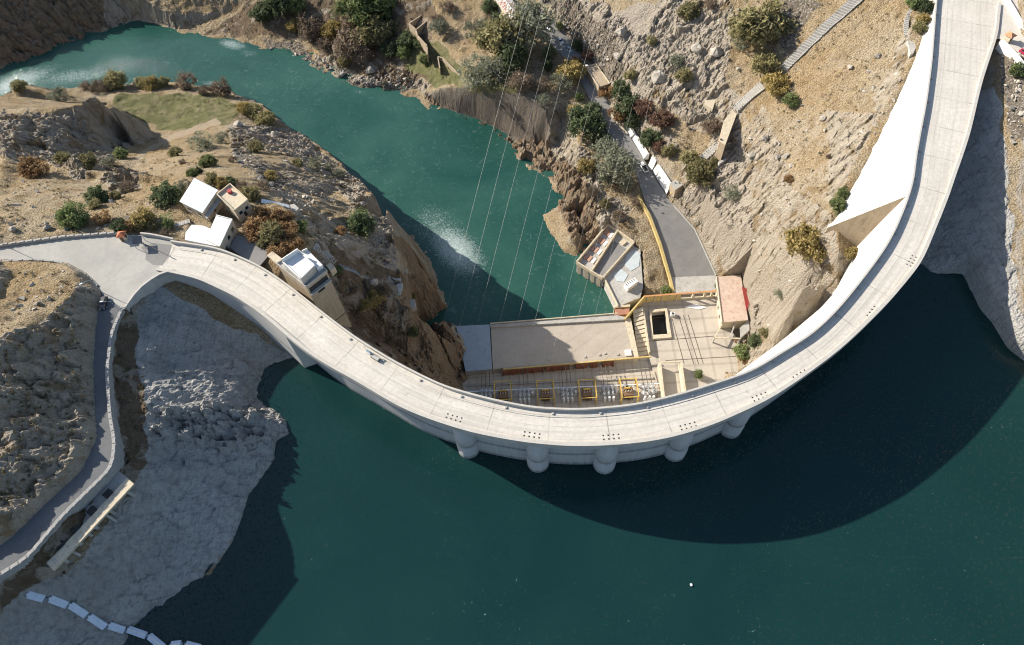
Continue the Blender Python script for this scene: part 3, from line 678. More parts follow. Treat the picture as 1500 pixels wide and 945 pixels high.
def up_mat():
    m, nt, b = mat('waterline_concrete'); t = NT(nt); pos = t.coord(); z = t.sepx(pos)[2]
    wz = t.math('ADD', z, t.math('MULTIPLY', t.math('SUBTRACT', t.noise(.3, 4, .6, pos), .5), .5))
    band = t.ramp(t.math('DIVIDE', t.math('ADD', wz, 24.), 24.), [(.0, (.20, .205, .20)), (.13, (.20, .205, .20)), (.16, (.40, .40, .385)), (.36, (.44, .435, .42)), (.385, (.25, .25, .245)), (.42, (.26, .26, .25)), (.44, (.43, .425, .41)), (1., (.49, .47, .44))])
    mp = t.n('ShaderNodeMapping'); mp.inputs['Scale'].default_value = (1, 1, .08); t.link(pos, mp.inputs[0])
    col = t.mix(t.ramp(t.noise(1.1, 5, .7, mp.outputs[0]), [(.45, 0.), (.75, .45)]), band, (.62, .61, .59))
    t.link(col, b.inputs['Base Color']); b.inputs['Roughness'].default_value = .85; b.inputs['Specular IOR Level'].default_value = .2; return m
M_up = up_mat()
M_par = weathered('parapet_concrete', (.52, .49, .44), (.45, .42, .37), .5, .9, None, .2, .25)

dam = empty('arch_dam', (edge(110, 5, 0)[0], edge(110, 5, 0)[1], -95), 'long curved pale concrete arch dam holding back the dark green reservoir', 'dam')
n = len(st)
def strip(name, m, prof, i0, i1, smooth=False, step=1):
    """loft a closed section prof(i) -> [(offset, z)...] along the crest stations"""
    vs = []; fs = []; uv = []; ks = list(range(i0, i1+1, step)); q = len(prof(ks[0]))
    for i in ks:
        for o, z in prof(i): vs.append(edge(i, o, z)); uv.append((arc[i], o))
    for a in range(len(ks)-1):
        for k in range(q): fs.append((a*q+k, a*q+(k+1) % q, (a+1)*q+(k+1) % q, (a+1)*q+k))
    fs += [tuple(range(q-1, -1, -1)), tuple((len(ks)-1)*q+k for k in range(q))]
    me = bpy.data.meshes.new(name); me.from_pydata(vs, [], fs); l = me.uv_layers.new(name='UVMap')
    for lp in me.loops: l.data[lp.index].uv = uv[lp.vertex_index]
    bm = bmesh.new(); bm.from_mesh(me); bmesh.ops.recalc_face_normals(bm, faces=bm.faces); bm.to_mesh(me); bm.free()
    me.materials.append(m)
    o = link(name, me); o.parent = dam; o.matrix_parent_inverse = Matrix.Translation(-dam.location); return o
PB = .42
def body(i, kt=None):
    b_ = batter(i) if kt is None else kt; sb = setback(i); w = W[i]
    return [(.1, -.9), (w-sb, -.9), (w-sb, -60), (w-sb+2, -95), (-95*b_, -95), (-60*b_, -60), (-30*b_, -30), (-12*b_, -12)]
strip('dam_wall', M_face, body, k_thrust+1, n-1)
HC = np.interp(np.arange(n), [0, 21, 30, 39, 48, 53, 62, 68, 72], [1.5, 3, 5, 8.5, 12, 14, 17.5, 21, 24])
strip('gravity_block', M_face, lambda i: [(.1, -.9), (W[i]-setback(i), -.9), (W[i]-setback(i), -60), (W[i]-setback(i)+2, -95), (-.65*HC[i], -95), (-.65*HC[i], -HC[i])], 0, k_thrust+1)
strip('crest_road', M_crest, lambda i: [(0, -1.1), (0, .0), (W[i], .0), (W[i], -1.1)], 0, n-1)
strip('inner_walkway', M_crest, lambda i: [(PB+.003, -.3), (PB+.003, .16), (2.1, .16), (2.1, -.3)], 2, n-3)
strip('inner_parapet', M_par, lambda i: [(0-.06, -1.3), (-.06, 1.25), (PB, 1.25), (PB, -1.3)], 0, n-1)
strip('outer_parapet', M_par, lambda i: [(W[i]-.9, -.4), (W[i]-.9, .55), (W[i]+.08, .55), (W[i]+.08, -1.5), (W[i]-.5, -1.5)], 12, n-1)
strip('upstream_facing', M_up, lambda i: [(W[i]-setback(i)-.4, -1.6), (W[i]-setback(i)+.12, -1.6), (W[i]-setback(i)+.12, -60), (W[i]-setback(i)-.4, -60)], 40, k_wedge-1)
strip('upstream_facing', M_up, lambda i: [(W[i]-setback(i)-.4, -1.6), (W[i]-setback(i)+.12, -1.6), (W[i]-setback(i)+.12, -60), (W[i]-setback(i)-.4, -60)], k_wedge, n-1)
# intake towers: half-round shafts with stepped rings, standing against the upstream face
PIL = [(669, 630), (782, 653), (900, 653), (1012, 636), (1112, 598)]
for x, y in PIL:
    c = U(x, y, -1); i = int(np.argmin(np.linalg.norm(st+nrm*W[:, None]-np.array(c), axis=1))); pm = MB()
    c0 = edge(i, W[i]-setback(i)+.6, 0); vs = []; fs = []; nn = 20
    for z, r in ((-60, 3.1), (-17.0, 3.1), (-16.6, 2.85), (-14.4, 2.85), (-14.0, 3.05), (-8.2, 3.05), (-7.8, 2.75), (-2.6, 2.75), (-1.15, 2.1)):
        vs += [(c0[0]+nrm[i, 0]*-.5+r*math.cos(k*2*math.pi/nn), c0[1]+nrm[i, 1]*-.5+r*math.sin(k*2*math.pi/nn), z) for k in range(nn)]
    for a in range(8): fs += [(a*nn+k, a*nn+(k+1) % nn, (a+1)*nn+(k+1) % nn, (a+1)*nn+k) for k in range(nn)]
    fs += [tuple(range(nn-1, -1, -1)), tuple(8*nn+k for k in range(nn))]
    o = pm.add(vs, fs).build('intake_tower', M_up, dam, True)
# ------------------------------------------------------------------ sun, sky, camera
AZ, EL = math.radians(-30), math.radians(28.5)           # the light travels towards AZ (x right, y up the picture)
w = bpy.data.worlds.new('World'); S.world = w; w.use_nodes = True; t = NT(w.node_tree); bg = w.node_tree.nodes['Background']
sky = t.n('ShaderNodeTexSky', sky_type='NISHITA'); sky.sun_disc = False; sky.sun_elevation = EL
sky.sun_rotation = math.radians(90)-(AZ+math.pi); t.link(sky.outputs[0], bg.inputs[0]); bg.inputs[1].default_value = .088
sun = bpy.data.lights.new('sun', 'SUN'); sun.energy = 4.2; sun.angle = math.radians(.53); sun.color = (1., .93, .82)
so = link('sun', sun); d = Vector((math.cos(AZ)*math.cos(EL), math.sin(AZ)*math.cos(EL), -math.sin(EL))); so.rotation_euler = d.to_track_quat('-Z', 'Y').to_euler(); so.location = (-200, 200, 200)
cam = bpy.data.cameras.new('camera'); cam.sensor_width = 36; cam.lens = F/1500*36; cam.clip_start = 1; cam.clip_end = 6000
cob = link('camera', cam)
mw = Matrix(((R[0, 0], -R[0, 1], -R[0, 2], 0), (R[1, 0], -R[1, 1], -R[1, 2], 0), (R[2, 0], -R[2, 1], -R[2, 2], H), (0, 0, 0, 1))); cob.matrix_world = mw; S.camera = cob
S.view_settings.view_transform = 'Standard'; S.view_settings.look = 'None'; S.view_settings.gamma = 1; S.view_settings.exposure = 1.05
S.cycles.filter_width = 1.1; S.cycles.max_bounces = 5; S.cycles.diffuse_bounces = 3; S.cycles.glossy_bounces = 2; S.cycles.transparent_max_bounces = 4
# ------------------------------------------------------------------ shared object materials
M_white = weathered('white_paint', (.78, .77, .74), (.70, .69, .66), .5, .7, (.52, .50, .46), .15)
M_cream = weathered('cream_plaster', (.62, .54, .40), (.54, .46, .33), .5, .85, (.36, .30, .22), .2, .4)
M_tan = weathered('tan_plaster', (.46, .37, .26), (.38, .30, .205), .22, .85, (.27, .21, .15), .15, .45)
M_yellow = weathered('yellow_wall_paint', (.60, .46, .19), (.52, .39, .16), .5, .8, (.38, .28, .14), .15, .4)
M_frame = weathered('yellow_steel_paint', (.62, .43, .11), (.50, .34, .09), 1., .55, (.28, .17, .07), .1)
M_conc = weathered('bare_concrete', (.46, .44, .40), (.38, .36, .325), .35, .9, (.26, .245, .22), .25, .3)
M_dark = weathered('dark_opening', (.035, .033, .03), (.05, .047, .042), 1., .9, None, .1)
M_brown = weathered('brown_red_paint', (.22, .085, .05), (.28, .12, .07), .6, .8, (.14, .07, .05), .15, .5)
M_steel = weathered('galvanised_steel', (.45, .46, .47), (.36, .37, .38), 1.2, .5, None, .1, 0, .3)
M_porc = weathered('pale_porcelain', (.70, .72, .73), (.60, .62, .64), 2., .35, None, .05)
M_roofblue = weathered('blue_grey_sheet_roof', (.27, .33, .37), (.31, .37, .41), .25, .55, (.22, .26, .29), .1)
M_roofwhite = weathered('white_sheet_roof', (.74, .77, .78), (.66, .70, .72), .3, .5, (.50, .54, .57), .1)
M_asph = weathered('worn_asphalt', (.20, .195, .185), (.26, .25, .235), .14, .92, (.21, .20, .185), .3)
M_asphd = weathered('dark_asphalt', (.11, .115, .12), (.15, .152, .155), .16, .92, (.13, .13, .13), .3)
M_glass = plain('dark_glass', (.02, .025, .03), .12)
M_tyre = plain('black_rubber', (.025, .025, .025), .9)
M_red = weathered('faded_red_paint', (.42, .075, .06), (.34, .06, .05), 1., .7, None, .1)
M_rail = plain('rusty_rail', (.10, .075, .055), .7)
def junction_mat():
    m, nt, b = mat('junction_concrete'); t = NT(nt); pos = t.coord()
    col = t.mix(t.ramp(t.noise(.09, 6, .6, pos), [(.38, 0.), (.62, 1.)]), (.33, .32, .29), (.40, .385, .345))
    col = t.mix(t.ramp(t.noise(.8, 6, .7, pos), [(.45, 0.), (.75, .5)]), col, (.27, .26, .235))
    t.link(col, b.inputs['Base Color']); b.inputs['Roughness'].default_value = .92; b.inputs['Specular IOR Level'].default_value = .2
    t.link(t.bump(t.noise(5, 4, .7, pos), .2, .05), b.inputs['Normal']); return m
M_junc = junction_mat()
def sheet3(name, m, L, Rr, kind='structure'):
    """road ribbon between two photo edge lines [(x, y, z)...]"""
    n = 40; a = resample([tuple(P3(*p)) for p in L], n=n, smooth=2); b = resample([tuple(P3(*p)) for p in Rr], n=n, smooth=2)
    o = MB().sheet([tuple(v) for v in a], [tuple(v) for v in b]).build(name, m)
    for p in o.data.polygons:
        if p.normal.z < 0: p.flip()
    o['kind'] = kind; return o
def flat(name, m, poly, z, thick=.3, kind='structure'):
    o = MB().prism(px(poly, z), z-thick, z).build(name, m); o['kind'] = kind; return o
# ---- roads
sheet3('lower_road', M_asphd, [(150,431,-.04),(139,480,.1),(136,530,.5),(139,600,1),(142,640,1.5),(119,690,2),(69,735,2.4),(19,785,2.9),(-60,840,3.2)],
       [(181,452,-.04),(165,490,.1),(159,545,.5),(163,610,1),(170,650,1.5),(165,684,2),(132,717,2.3),(92,757,2.6),(42,817,3),(-60,885,3.4)])
JN = [(-140,402),(0,380),(53,380),(93,384),(125,401),(144,418),(150,431),(181,453),(186,449),(198,431),(222,410),(252,398.5),(258,352.5),(215,345),(180,344),(95,350),(0,363),(-140,388)]
o = MB().prism(px(JN, -.01), -.5, -.01).build('road_junction', M_junc); structure(o)
flat('asphalt_patch', M_asph, [(206,362),(226,356),(252,359),(247,377),(238,389),(224,388),(213,380),(214,372)], .002, .01)
flat('terminal_plaza', M_crest, [(1436,-60),(1490,-60),(1512,52),(1560,95),(1560,122),(1500,82),(1480,66),(1464,56),(1446,56)], -.03)
sheet3('access_road', M_asph, [(745,-15,-57),(787,45,-61),(832,90,-64),(853,122,-65.5),(870,160,-67),(899,209,-68.5),(931,251,-69.5),(952,318,-72.95),(966,358,-75.95),(981,407,-79.95)],
       [(776,-15,-57),(813,35,-61),(850,72,-64),(879,124,-65.5),(906,180,-67),(926,204,-68.5),(958,259,-69.5),(986,300,-71.95),(1018,337,-74.95),(1048,404,-79.95)])
flat('road_apron', M_conc, [(981,405),(1048,402),(1051,428),(986,432)], -79.9, .4)
track_l = None
# ---- dam extras: vent rows, lamp plinths, thrust wedge
def on_crest(x, y): 
    a = np.array(U(x, y, .0)); i = int(np.argmin(np.linalg.norm(st-a, axis=1))); return a, i
for x, y in [(665,612),(779,637),(895,640),(1008,624),(1113,581),(1172,549.5) ,(1278,457),(1335,382)]:
    a, i = on_crest(x, y); tv = st[min(i+1, n-1)]-st[i]; rz = math.atan2(tv[1], tv[0]); g = MB()
    for u in range(4):
        for v in range(2):
            c = a+np.array((math.cos(rz), math.sin(rz)))*(u-1.5)*1.25+np.array((-math.sin(rz), math.cos(rz)))*(v-.5)*1.0; MB().box((c[0], c[1], .004), .34, .34, .05, rz).build('vent_cover', M_dark, dam)
for i in range(20, n-6, 7):
    c = edge(i, 1.2, .16); MB().box(c, .5, .5, .35, .3).build('light_plinth', M_conc, dam)

# ---- control tower at the left end of the crest
def tower():
    z1 = 4.2; T = [(407,388),(437,368.5),(479,398),(449,421)]; c = U(443, 394, z1)
    e = empty('control_tower', (c[0], c[1], -26), 'tall tan concrete gate tower with flat white roof standing against the dam crest', 'tower')
    A = [np.array(p) for p in px(T, z1)]
    MB().prism(A, -30, z1).build('tower_shaft', M_tan, e)
    ctr = sum(A)/4
    sl = [ctr+(a-ctr)*1.02 for a in A]; MB().prism(sl, z1+.003, z1+.35).build('roof_slab', M_conc, e)
    for a, b_ in ((0, 1), (1, 2), (2, 3), (3, 0)):
        MB().wall([(*sl[a], z1+.353), (*sl[b_], z1+.353)], .3, .55).build('parapet', M_conc, e)
    C = px([(415,385),(438.5,369.5),(461,389.5),(441,409)], z1+3.6); cab = MB().prism(C, z1+.36, z1+3.6).build('cabin', M_conc, e)
    MB().prism(C, z1+3.603, z1+3.7).build('cabin_roof', M_white, e)
    for a, b_ in ((0, 1), (1, 2), (2, 3), (3, 0)):
        MB().wall([(*C[a], z1+3.703), (*C[b_], z1+3.703)], .28, 1.6 if a == 0 else .45).build('parapet', M_white, e)
    P = px([(443.5,370),(451,366.5),(472.5,388),(464,393)], z1+2.2); MB().prism(P, z1+.36, z1+2.2).build('stair_house', M_white, e)
    MB().wall([(*P[0], z1+2.203), (*P[1], z1+2.203)], .25, .9).build('parapet', M_white, e)
    for f_ in (.40, .5, .6):                                    # slits in the downstream face
        q = A[2]*f_+A[3]*(1-f_); d = A[2]-A[3]; d /= np.linalg.norm(d); nv = np.array((-d[1], d[0])); nv = nv if nv@(ctr-q) < 0 else -nv
        MB().box((q[0]+nv[0]*.05, q[1]+nv[1]*.05, -1.2), .75, .3, .7, math.atan2(d[1], d[0])).build('window_slit', M_dark, e)
    d = A[2]-A[3]; L = np.linalg.norm(d); d /= L; nv = np.array((-d[1], d[0])); q = (A[2]+A[3])/2; nv = nv if nv@(ctr-q) < 0 else -nv; rz = math.atan2(d[1], d[0])
    MB().box((q[0]+nv[0]*.03, q[1]+nv[1]*.03, 1.4), L*.86, .3, 1.7, rz).build('window_band', M_glass, e)
    MB().box((q[0]+nv[0]*.45, q[1]+nv[1]*.45, .8), L*.98, .9, .3, rz).build('balcony', M_conc, e)
    MB().box((q[0]+nv[0]*.03, q[1]+nv[1]*.03, -17.4), L*1.0, .2, .14, rz).build('joint_band', M_dark, e)
tower()
# paved terrace between the crest road and the tower
flat('tower_forecourt', M_cream, [(391,374),(399,368),(424,387),(432,397),(430,404),(420,400)], -.06, .6)
flat('house_yard', M_asph, [(336,362),(347,344),(372,352),(402,370),(392,376),(379,391),(350,373)], -3.0, .4)

# ---- houses on the left abutment
def on_edges(C, z0, m, parent, name, i, w, h, off=.04, at=(.5,), mname=None):
    a = np.array(C[i]); b_ = np.array(C[(i+1) % len(C)]); d = b_-a; L = np.linalg.norm(d); d /= L; ctr = sum(np.array(c) for c in C)/len(C)
    nv = np.array((-d[1], d[0])); nv = nv if nv@((a+b_)/2-ctr) > 0 else -nv; r = []
    for f_ in at:
        q = a+d*L*f_+nv*off; r.append(MB().box((q[0], q[1], z0), w, .12, h, math.atan2(d[1], d[0])).build(name, m, parent))
        if name in ('window', 'door'): MB().box((q[0]+nv[0]*.04, q[1]+nv[1]*.04, z0-.14 if name == 'window' else z0+h+.004), w+.3, .3, .13, math.atan2(d[1], d[0])).build('sill' if name == 'window' else 'lintel', M_conc, r[-1])
    return r
def house_white():
    Rf = [(285,261.5),(319.5,279),(296,311.5),(262.5,295)]; zt = .6; C = px(Rf, zt); c = U(291, 287, -4)
    e = empty('house', (c[0], c[1], -4.2), 'house with a large white sheet metal roof, partly in the shade of a dark tree', 'house')
    ctr = sum(np.array(p) for p in C)/4; Wl = [ctr+(np.array(p)-ctr)*.93 for p in C]
    MB().prism(Wl, -5.5, zt-.35).build('wall', M_cream, e)
    zl = [zt+.25, zt+.25, zt-.12, zt-.12]; MB().prism(C, [z-.15 for z in zl], zl).build('roof', M_roofwhite, e)
    for f_ in np.linspace(0.08, .92, 12):
        a = np.array(C[0])*(1-f_)+np.array(C[1])*f_; b_ = np.array(C[3])*(1-f_)+np.array(C[2])*f_; MB().bar((*a, zt+.27), (*b_, zt-.10), .08, .06).build('roof_seam', M_roofwhite, e)
    on_edges(Wl, -3.2, M_glass, e, 'window', 1, 1.2, 1.1, .05, (.3, .7)); on_edges(Wl, -4.2, M_brown, e, 'door', 1, 1.0, 2.1, .05, (.5,)); on_edges(Wl, -2.6, M_glass, e, 'window', 2, 1.2, 1.0, .05, (.25, .75))
    P = px([(320,281),(329,287),(303,321),(297,311.5)], -1.2)
    MB().prism(P, -1.35, -1.2).build('porch_roof', M_conc, e)
    for p in (P[1], P[2]): MB().bar((p[0]*.995, p[1], -4.6), (p[0]*.995, p[1], -1.35), .2).build('porch_post', M_conc, e)
house_white()
def house_cream():
    Rf = [(338,271),(363.5,294),(344,310),(319,286.5)]; zt = 0.0; C = px(Rf, zt); c = U(341, 291, -4)
    e = empty('house', (c[0], c[1], -4.4), 'small flat roofed cream house with a red tank on its roof', 'house')
    MB().prism(C, -5.5, zt).build('wall', M_cream, e); MB().prism([tuple(np.array(U(341, 291, zt))+(np.array(p)-np.array(U(341, 291, zt)))*1.0) for p in C], zt+.003, zt+.06).build('roof', M_cream, e)
    for a, b_ in ((0, 1), (1, 2), (2, 3), (3, 0)): MB().wall([(*C[a], zt+.063), (*C[b_], zt+.063)], .28, .7).build('parapet', M_cream, e)
    q = U(337.5, 282.5, zt); MB().cyl((q[0], q[1], zt+.07), .75, .75, 1.0).build('roof_tank', M_red, e)
    on_edges(C, -2.4, M_glass, e, 'window', 1, 1.1, 1.0, .05, (.28, .72)); on_edges(C, -4.4, M_dark, e, 'door', 1, .9, 2.0, .05, (.5,)); on_edges(C, -2.4, M_glass, e, 'window', 2, 1.1, 1.0, .05, (.5,))
house_cream()
def house_L():
    zt = 1.0; A = px([(317,316),(340.5,322),(322,362),(302,351),(309,334)], zt); B_ = px([(281,329.5),(298,331),(308.5,335.5),(301.8,350.8),(320,361.5),(271,351.5),(272,341)], zt-.5); c = U(310, 342, -3)
    e = empty('house', (c[0], c[1], -3.6), 'white L-shaped flat roofed building beside the crest road', 'house')
    MB().prism(A, -5, zt).build('wall', M_cream, e); MB().prism(A, zt+.003, zt+.12).build('roof', M_white, e)
    MB().prism(B_, -5, zt-.5).build('wing', M_white, e); MB().prism(B_, zt-.497, zt-.4).build('wing_roof', M_white, e)
    MB().wall([(*p, zt+.123) for p in (A[0], A[1], A[2])], .25, .3).build('parapet', M_white, e)
    on_edges(A, -1.5, M_glass, e, 'window', 1, 1.3, 1.1, .05, (.2, .5)); on_edges(A, -3.6, M_dark, e, 'door', 1, 1.1, 2.1, .05, (.8,))
    q = U(316, 354, zt-.4); MB().box((q[0], q[1], zt-.39), .9, .6, .5, .4).build('roof_unit', M_yellow, e)
house_L()
def steps(name, label, p0, p1, width, nst, m, z0=None, z1=None, group=None, curve=0, rise=.18, thing=True):
    """flight of steps from photo point p0 to p1 lying on the ground: one slab per tread, joined in one mesh"""
    a = hit(*p0) if z0 is None else P3(*p0, z0); b_ = hit(*p1) if z1 is None else P3(*p1, z1); g = MB(); d = (b_-a); d.z = 0; side = Vector((-d.y, d.x, 0)).normalized()
    rz = math.atan2(d.y, d.x); dl = d.length/nst
    for k in range(nst):
        f_ = (k+.5)/nst; p = a.lerp(b_, f_)+side*(curve*math.sin(f_*math.pi)); zg = float(ground(p.x, p.y)) if z0 is None else p.z
        g.box((p.x, p.y, max(zg, p.z-.4)-.35), dl*.9, width, .35+rise, rz+curve*.02*math.cos(f_*3))
    o = g.build(name, m); return tag(o, label, 'steps', group)
steps('garden_stair', 'pale garden steps beside the white L-shaped building', (237,335), (279,325), 1.6, 15, M_conc)
steps('stone_stair', 'flight of pale stone steps on the dark cliff above the tower foot, upper run', (461,361), (491,386), 2.4, 13, M_conc)
steps('stone_stair', 'flight of pale stone steps on the dark cliff beyond the tower, lower run', (497,389), (527,403), 2.4, 11, M_conc)
steps('stone_stair', 'short pale steps on the rock knoll above the tailrace', (569,408), (588,413), 2.2, 6, M_conc)
steps('stone_stair', 'short steep steps below the knoll above the tailrace', (586,416), (583,434), 2.0, 7, M_conc)
steps('stone_stair', 'curved stone steps climbing beside the right end of the dam', (1337,12), (1329,54), 1.6, 16, M_conc, curve=-1.2)
def block_on(name, label, cat, x, y, poly, h, m, group=None, lift=0.):
    """a small walled block standing on the ground, its top outline given in photo pixels"""
    g = hit(x, y); z = g.z+lift; o = MB().prism(px(poly, z+h), z-1.0, z+h).build(name, m, bevel=.04); return tag(o, label, cat, group)
block_on('rock_hut', 'small square white block on the knoll edge above the tailrace', 'hut', 602, 447, [(597,440),(607,438),(609,449),(599,452)], 1.6, M_conc)
block_on('lookout_hut', 'tiny cream hut beside the tower steps', 'hut', 485, 392, [(477,388),(484,385),(491,391),(484,397)], 1.8, M_cream)
block_on('pump_block', 'pale concrete block at the end of the light blue pipe', 'concrete block', 428, 303, [(424,300),(431,298.5),(438,305),(430,312)], 1.4, M_conc)
a = hit(384, 296); b_ = hit(424, 305); o = MB().wall([tuple(a+Vector((0, 0, .3))), tuple(b_+Vector((0, 0, .5)))], 1.5, .3, .5).build('water_channel', M_roofwhite); tag(o, 'light blue covered channel beside the orange trees', 'channel')
# ---- booth and shelter at the junction
def booth():
    c = P3(183, 350, 0); e = empty('guard_booth', c, 'small guard booth with an orange red hipped roof at the road junction', 'booth')
    MB().box((c.x, c.y, 0), 1.9, 1.7, 2.2, .1).build('wall', M_cream, e); r = MB()
    vs = [(c.x+a*1.35, c.y+b_*1.25, 2.2) for a, b_ in ((-1, -1), (1, -1), (1, 1), (-1, 1))]+[(c.x, c.y, 3.1)]; r.add(vs, [(3, 2, 1, 0), (0, 1, 4), (1, 2, 4), (2, 3, 4), (3, 0, 4)])
    m = weathered('orange_roof', (.50, .17, .08), (.42, .14, .07), 1., .8, None, .1); r.build('roof', m, e)
    MB().box((c.x+.98, c.y-.1, .9), .06, 1.0, .9, .1).build('window', M_glass, e); MB().box((c.x-.2, c.y-.87, 0.02), .8, .06, 1.9, .1).build('door', M_brown, e)
booth()
def shelter():
    Cn = px([(193,346),(207,345),(208,356),(194,357)], 2.6); c = U(200, 352, 0); e = empty('checkpoint_shelter', (c[0], c[1], 0), 'dark blue flat roofed checkpoint shelter beside the orange booth', 'shelter')
    m = plain('dark_blue_sheet', (.02, .028, .045), .95); m.node_tree.nodes['Principled BSDF'].inputs['Specular IOR Level'].default_value = .1; MB().prism(Cn, 2.45, 2.6).build('roof', m, e)
    for p in Cn: MB().bar((p[0]*.999, p[1], 0), (p[0]*.999, p[1], 2.45), .12).build('post', M_steel, e)
shelter()
a = P3(209, 356, .9); b_ = P3(249, 374.5, 1.0); e = empty('barrier_arm', P3(209, 356, 0), 'thin dark barrier pole lying across the road by the shelter', 'barrier')
MB().bar(a, b_, .11).build('arm', M_rail, e); MB().box((a.x, a.y, 0), .4, .4, 1.0).build('post', M_steel, e)
MB().box((b_.x, b_.y, 0), .2, .2, 1.0).build('rest', M_steel, e)
# ---- road side walls on the left
def parapet_line(name, label, pts, w, h, base, m, blocks, group=None):
    q = resample([tuple(P3(*p)) for p in pts], step=2.0, smooth=1); e = empty(name, q[0], label, 'wall', group)
    MB().wall([tuple(v) for v in q], w, h, base).build('wall', m, e)
    g = MB(); qq = resample(q, step=blocks[0])
    for i in range(len(qq)-1):
        d = qq[i+1]-qq[i]; g.box((qq[i][0], qq[i][1], qq[i][2]+h+.003), blocks[1], w*.9, blocks[2]*random.uniform(.8, 1.1), math.atan2(d[1], d[0]))
    g.build('coping_stone', blocks[3], e); return e
M_stone = weathered('pale_stone', (.38, .37, .35), (.29, .28, .265), 1.2, .9, (.20, .195, .18), .3)
parapet_line('road_wall', 'stone parapet wall along the shaded lower road', [(180,455,-.2),(165,490,.1),(158.5,545,.5),(163,610,1),(170,650,1.5),(165.5,686,2),(133,718,2.3),(92,758,2.6),(42,818,3),(0,844,3.2),(-80,890,3.5)], .9, .75, 5.0, M_stone, (1.9, 1.45, .14, M_stone))
parapet_line('road_wall', 'low crenellated wall along the upper edge of the junction road', [(-140,387,.1),(0,361,.1),(95,348.5,0),(178,342.5,0)], .6, .8, .8, M_conc, (2.4, 1.5, .22, M_conc))
parapet_line('kerb_wall', 'low stone kerb around the dry grass knoll beside the junction', [(0,383,.1),(53,381,.1),(93,385,.1),(125,402,.1),(143,419,.1)], .5, .35, .6, M_stone, (3.0, 1.1, .15, M_stone))
def seg0(name, label, pts, w, h, m, base): return tag(MB().wall([tuple(P3(*p)) for p in pts], w, h, base).build(name, m), label, 'wall', 'parapets at the junction')
seg0('bay_parapet', 'thin curved concrete parapet above the grey rock bay at the junction', [(256,396.5,-.02),(248,398,-.02),(234,403,-.02),(221,411,-.02),(208,421,-.02),(197,433,-.02),(189,444,-.02),(184,452,-.02)], .6, .6, M_par, 4.5)
seg0('junction_parapet', 'low concrete parapet joining the crest to the dark blue shelter', [(208,344.5,-.02),(222,346,-.02),(238,349,-.02),(256,353,-.02)], .45, 1.2, M_par, 1.0)
gb = [o for o in dam.children if o.name.startswith('gravity_block')][0]; gb.data.materials.append(M_tan)
for p in gb.data.polygons:
    if len(p.vertices) > 4 and (Vector(edge(k_thrust+1, 0, 0))-p.center).to_2d().length < 25: p.material_index = 1
# ---- old concrete platform below the lower road
def platform():
    T = [(186,700),(196,709),(78,836),(68.5,825)]; z = .4; C = [np.array(p) for p in px(T, z)]; c = sum(C)/4
    e = empty('loading_platform', (c[0], c[1], -6), 'long narrow cream concrete platform on buttresses below the road wall', 'platform')
    MB().prism(C, z-.7, z).build('deck', M_cream, e); L = C[3]-C[0]; Ln = np.linalg.norm(L); L /= Ln; nv = np.array((-L[1], L[0])); nv = nv if nv@(C[1]-C[0]) > 0 else -nv; rz = math.atan2(L[1], L[0])
    for f_ in (.10, .33, .52, .71, .9):
        q = C[0]+L*Ln*f_+nv*.6; MB().prism([q+L*.35, q-L*.35, q-L*.35+nv*1.3, q+L*.35+nv*1.3], [-9]*4, [z-.703]*4).build('buttress', M_conc, e)
    for f_ in (.22, .425, .63, .82):
        q = C[0]+L*Ln*f_-nv*.9; MB().box((q[0], q[1], z-1.0), 2.0, 2.0, 1.05, rz).build('hatch', M_dark, e)
    for k in range(9):
        q = C[0]+L*Ln*random.uniform(.05, .95)+nv*random.uniform(.4, 1.2); MB().box((q[0], q[1], z+.003), random.uniform(.4, 1.1), .25, .14, rz+random.choice((0, 1.57, .5))).build('debris', M_conc, e)
    q0 = C[0]-nv*.1; q1 = C[3]-nv*.1
    MB().prism([q0, q1, q1-nv*3.2, q0-nv*3.6], z-4, z-1.0).build('back_slab', M_conc, e)
    for f_ in (.38, .60, .80):                       # raking fins below the outer edge
        q = C[0]+L*Ln*f_+nv*2.0; vs = []
        for s_ in (-.3, .3): vs += [(*(q+L*s_), z-.71), (*(q+L*s_), -9), (*(q+L*s_+nv*1.8), -9)]
        MB().add(vs, [(0, 1, 2), (5, 4, 3), (0, 3, 4, 1), (1, 4, 5, 2), (2, 5, 3, 0)]).build('fin', M_conc, e)
platform()
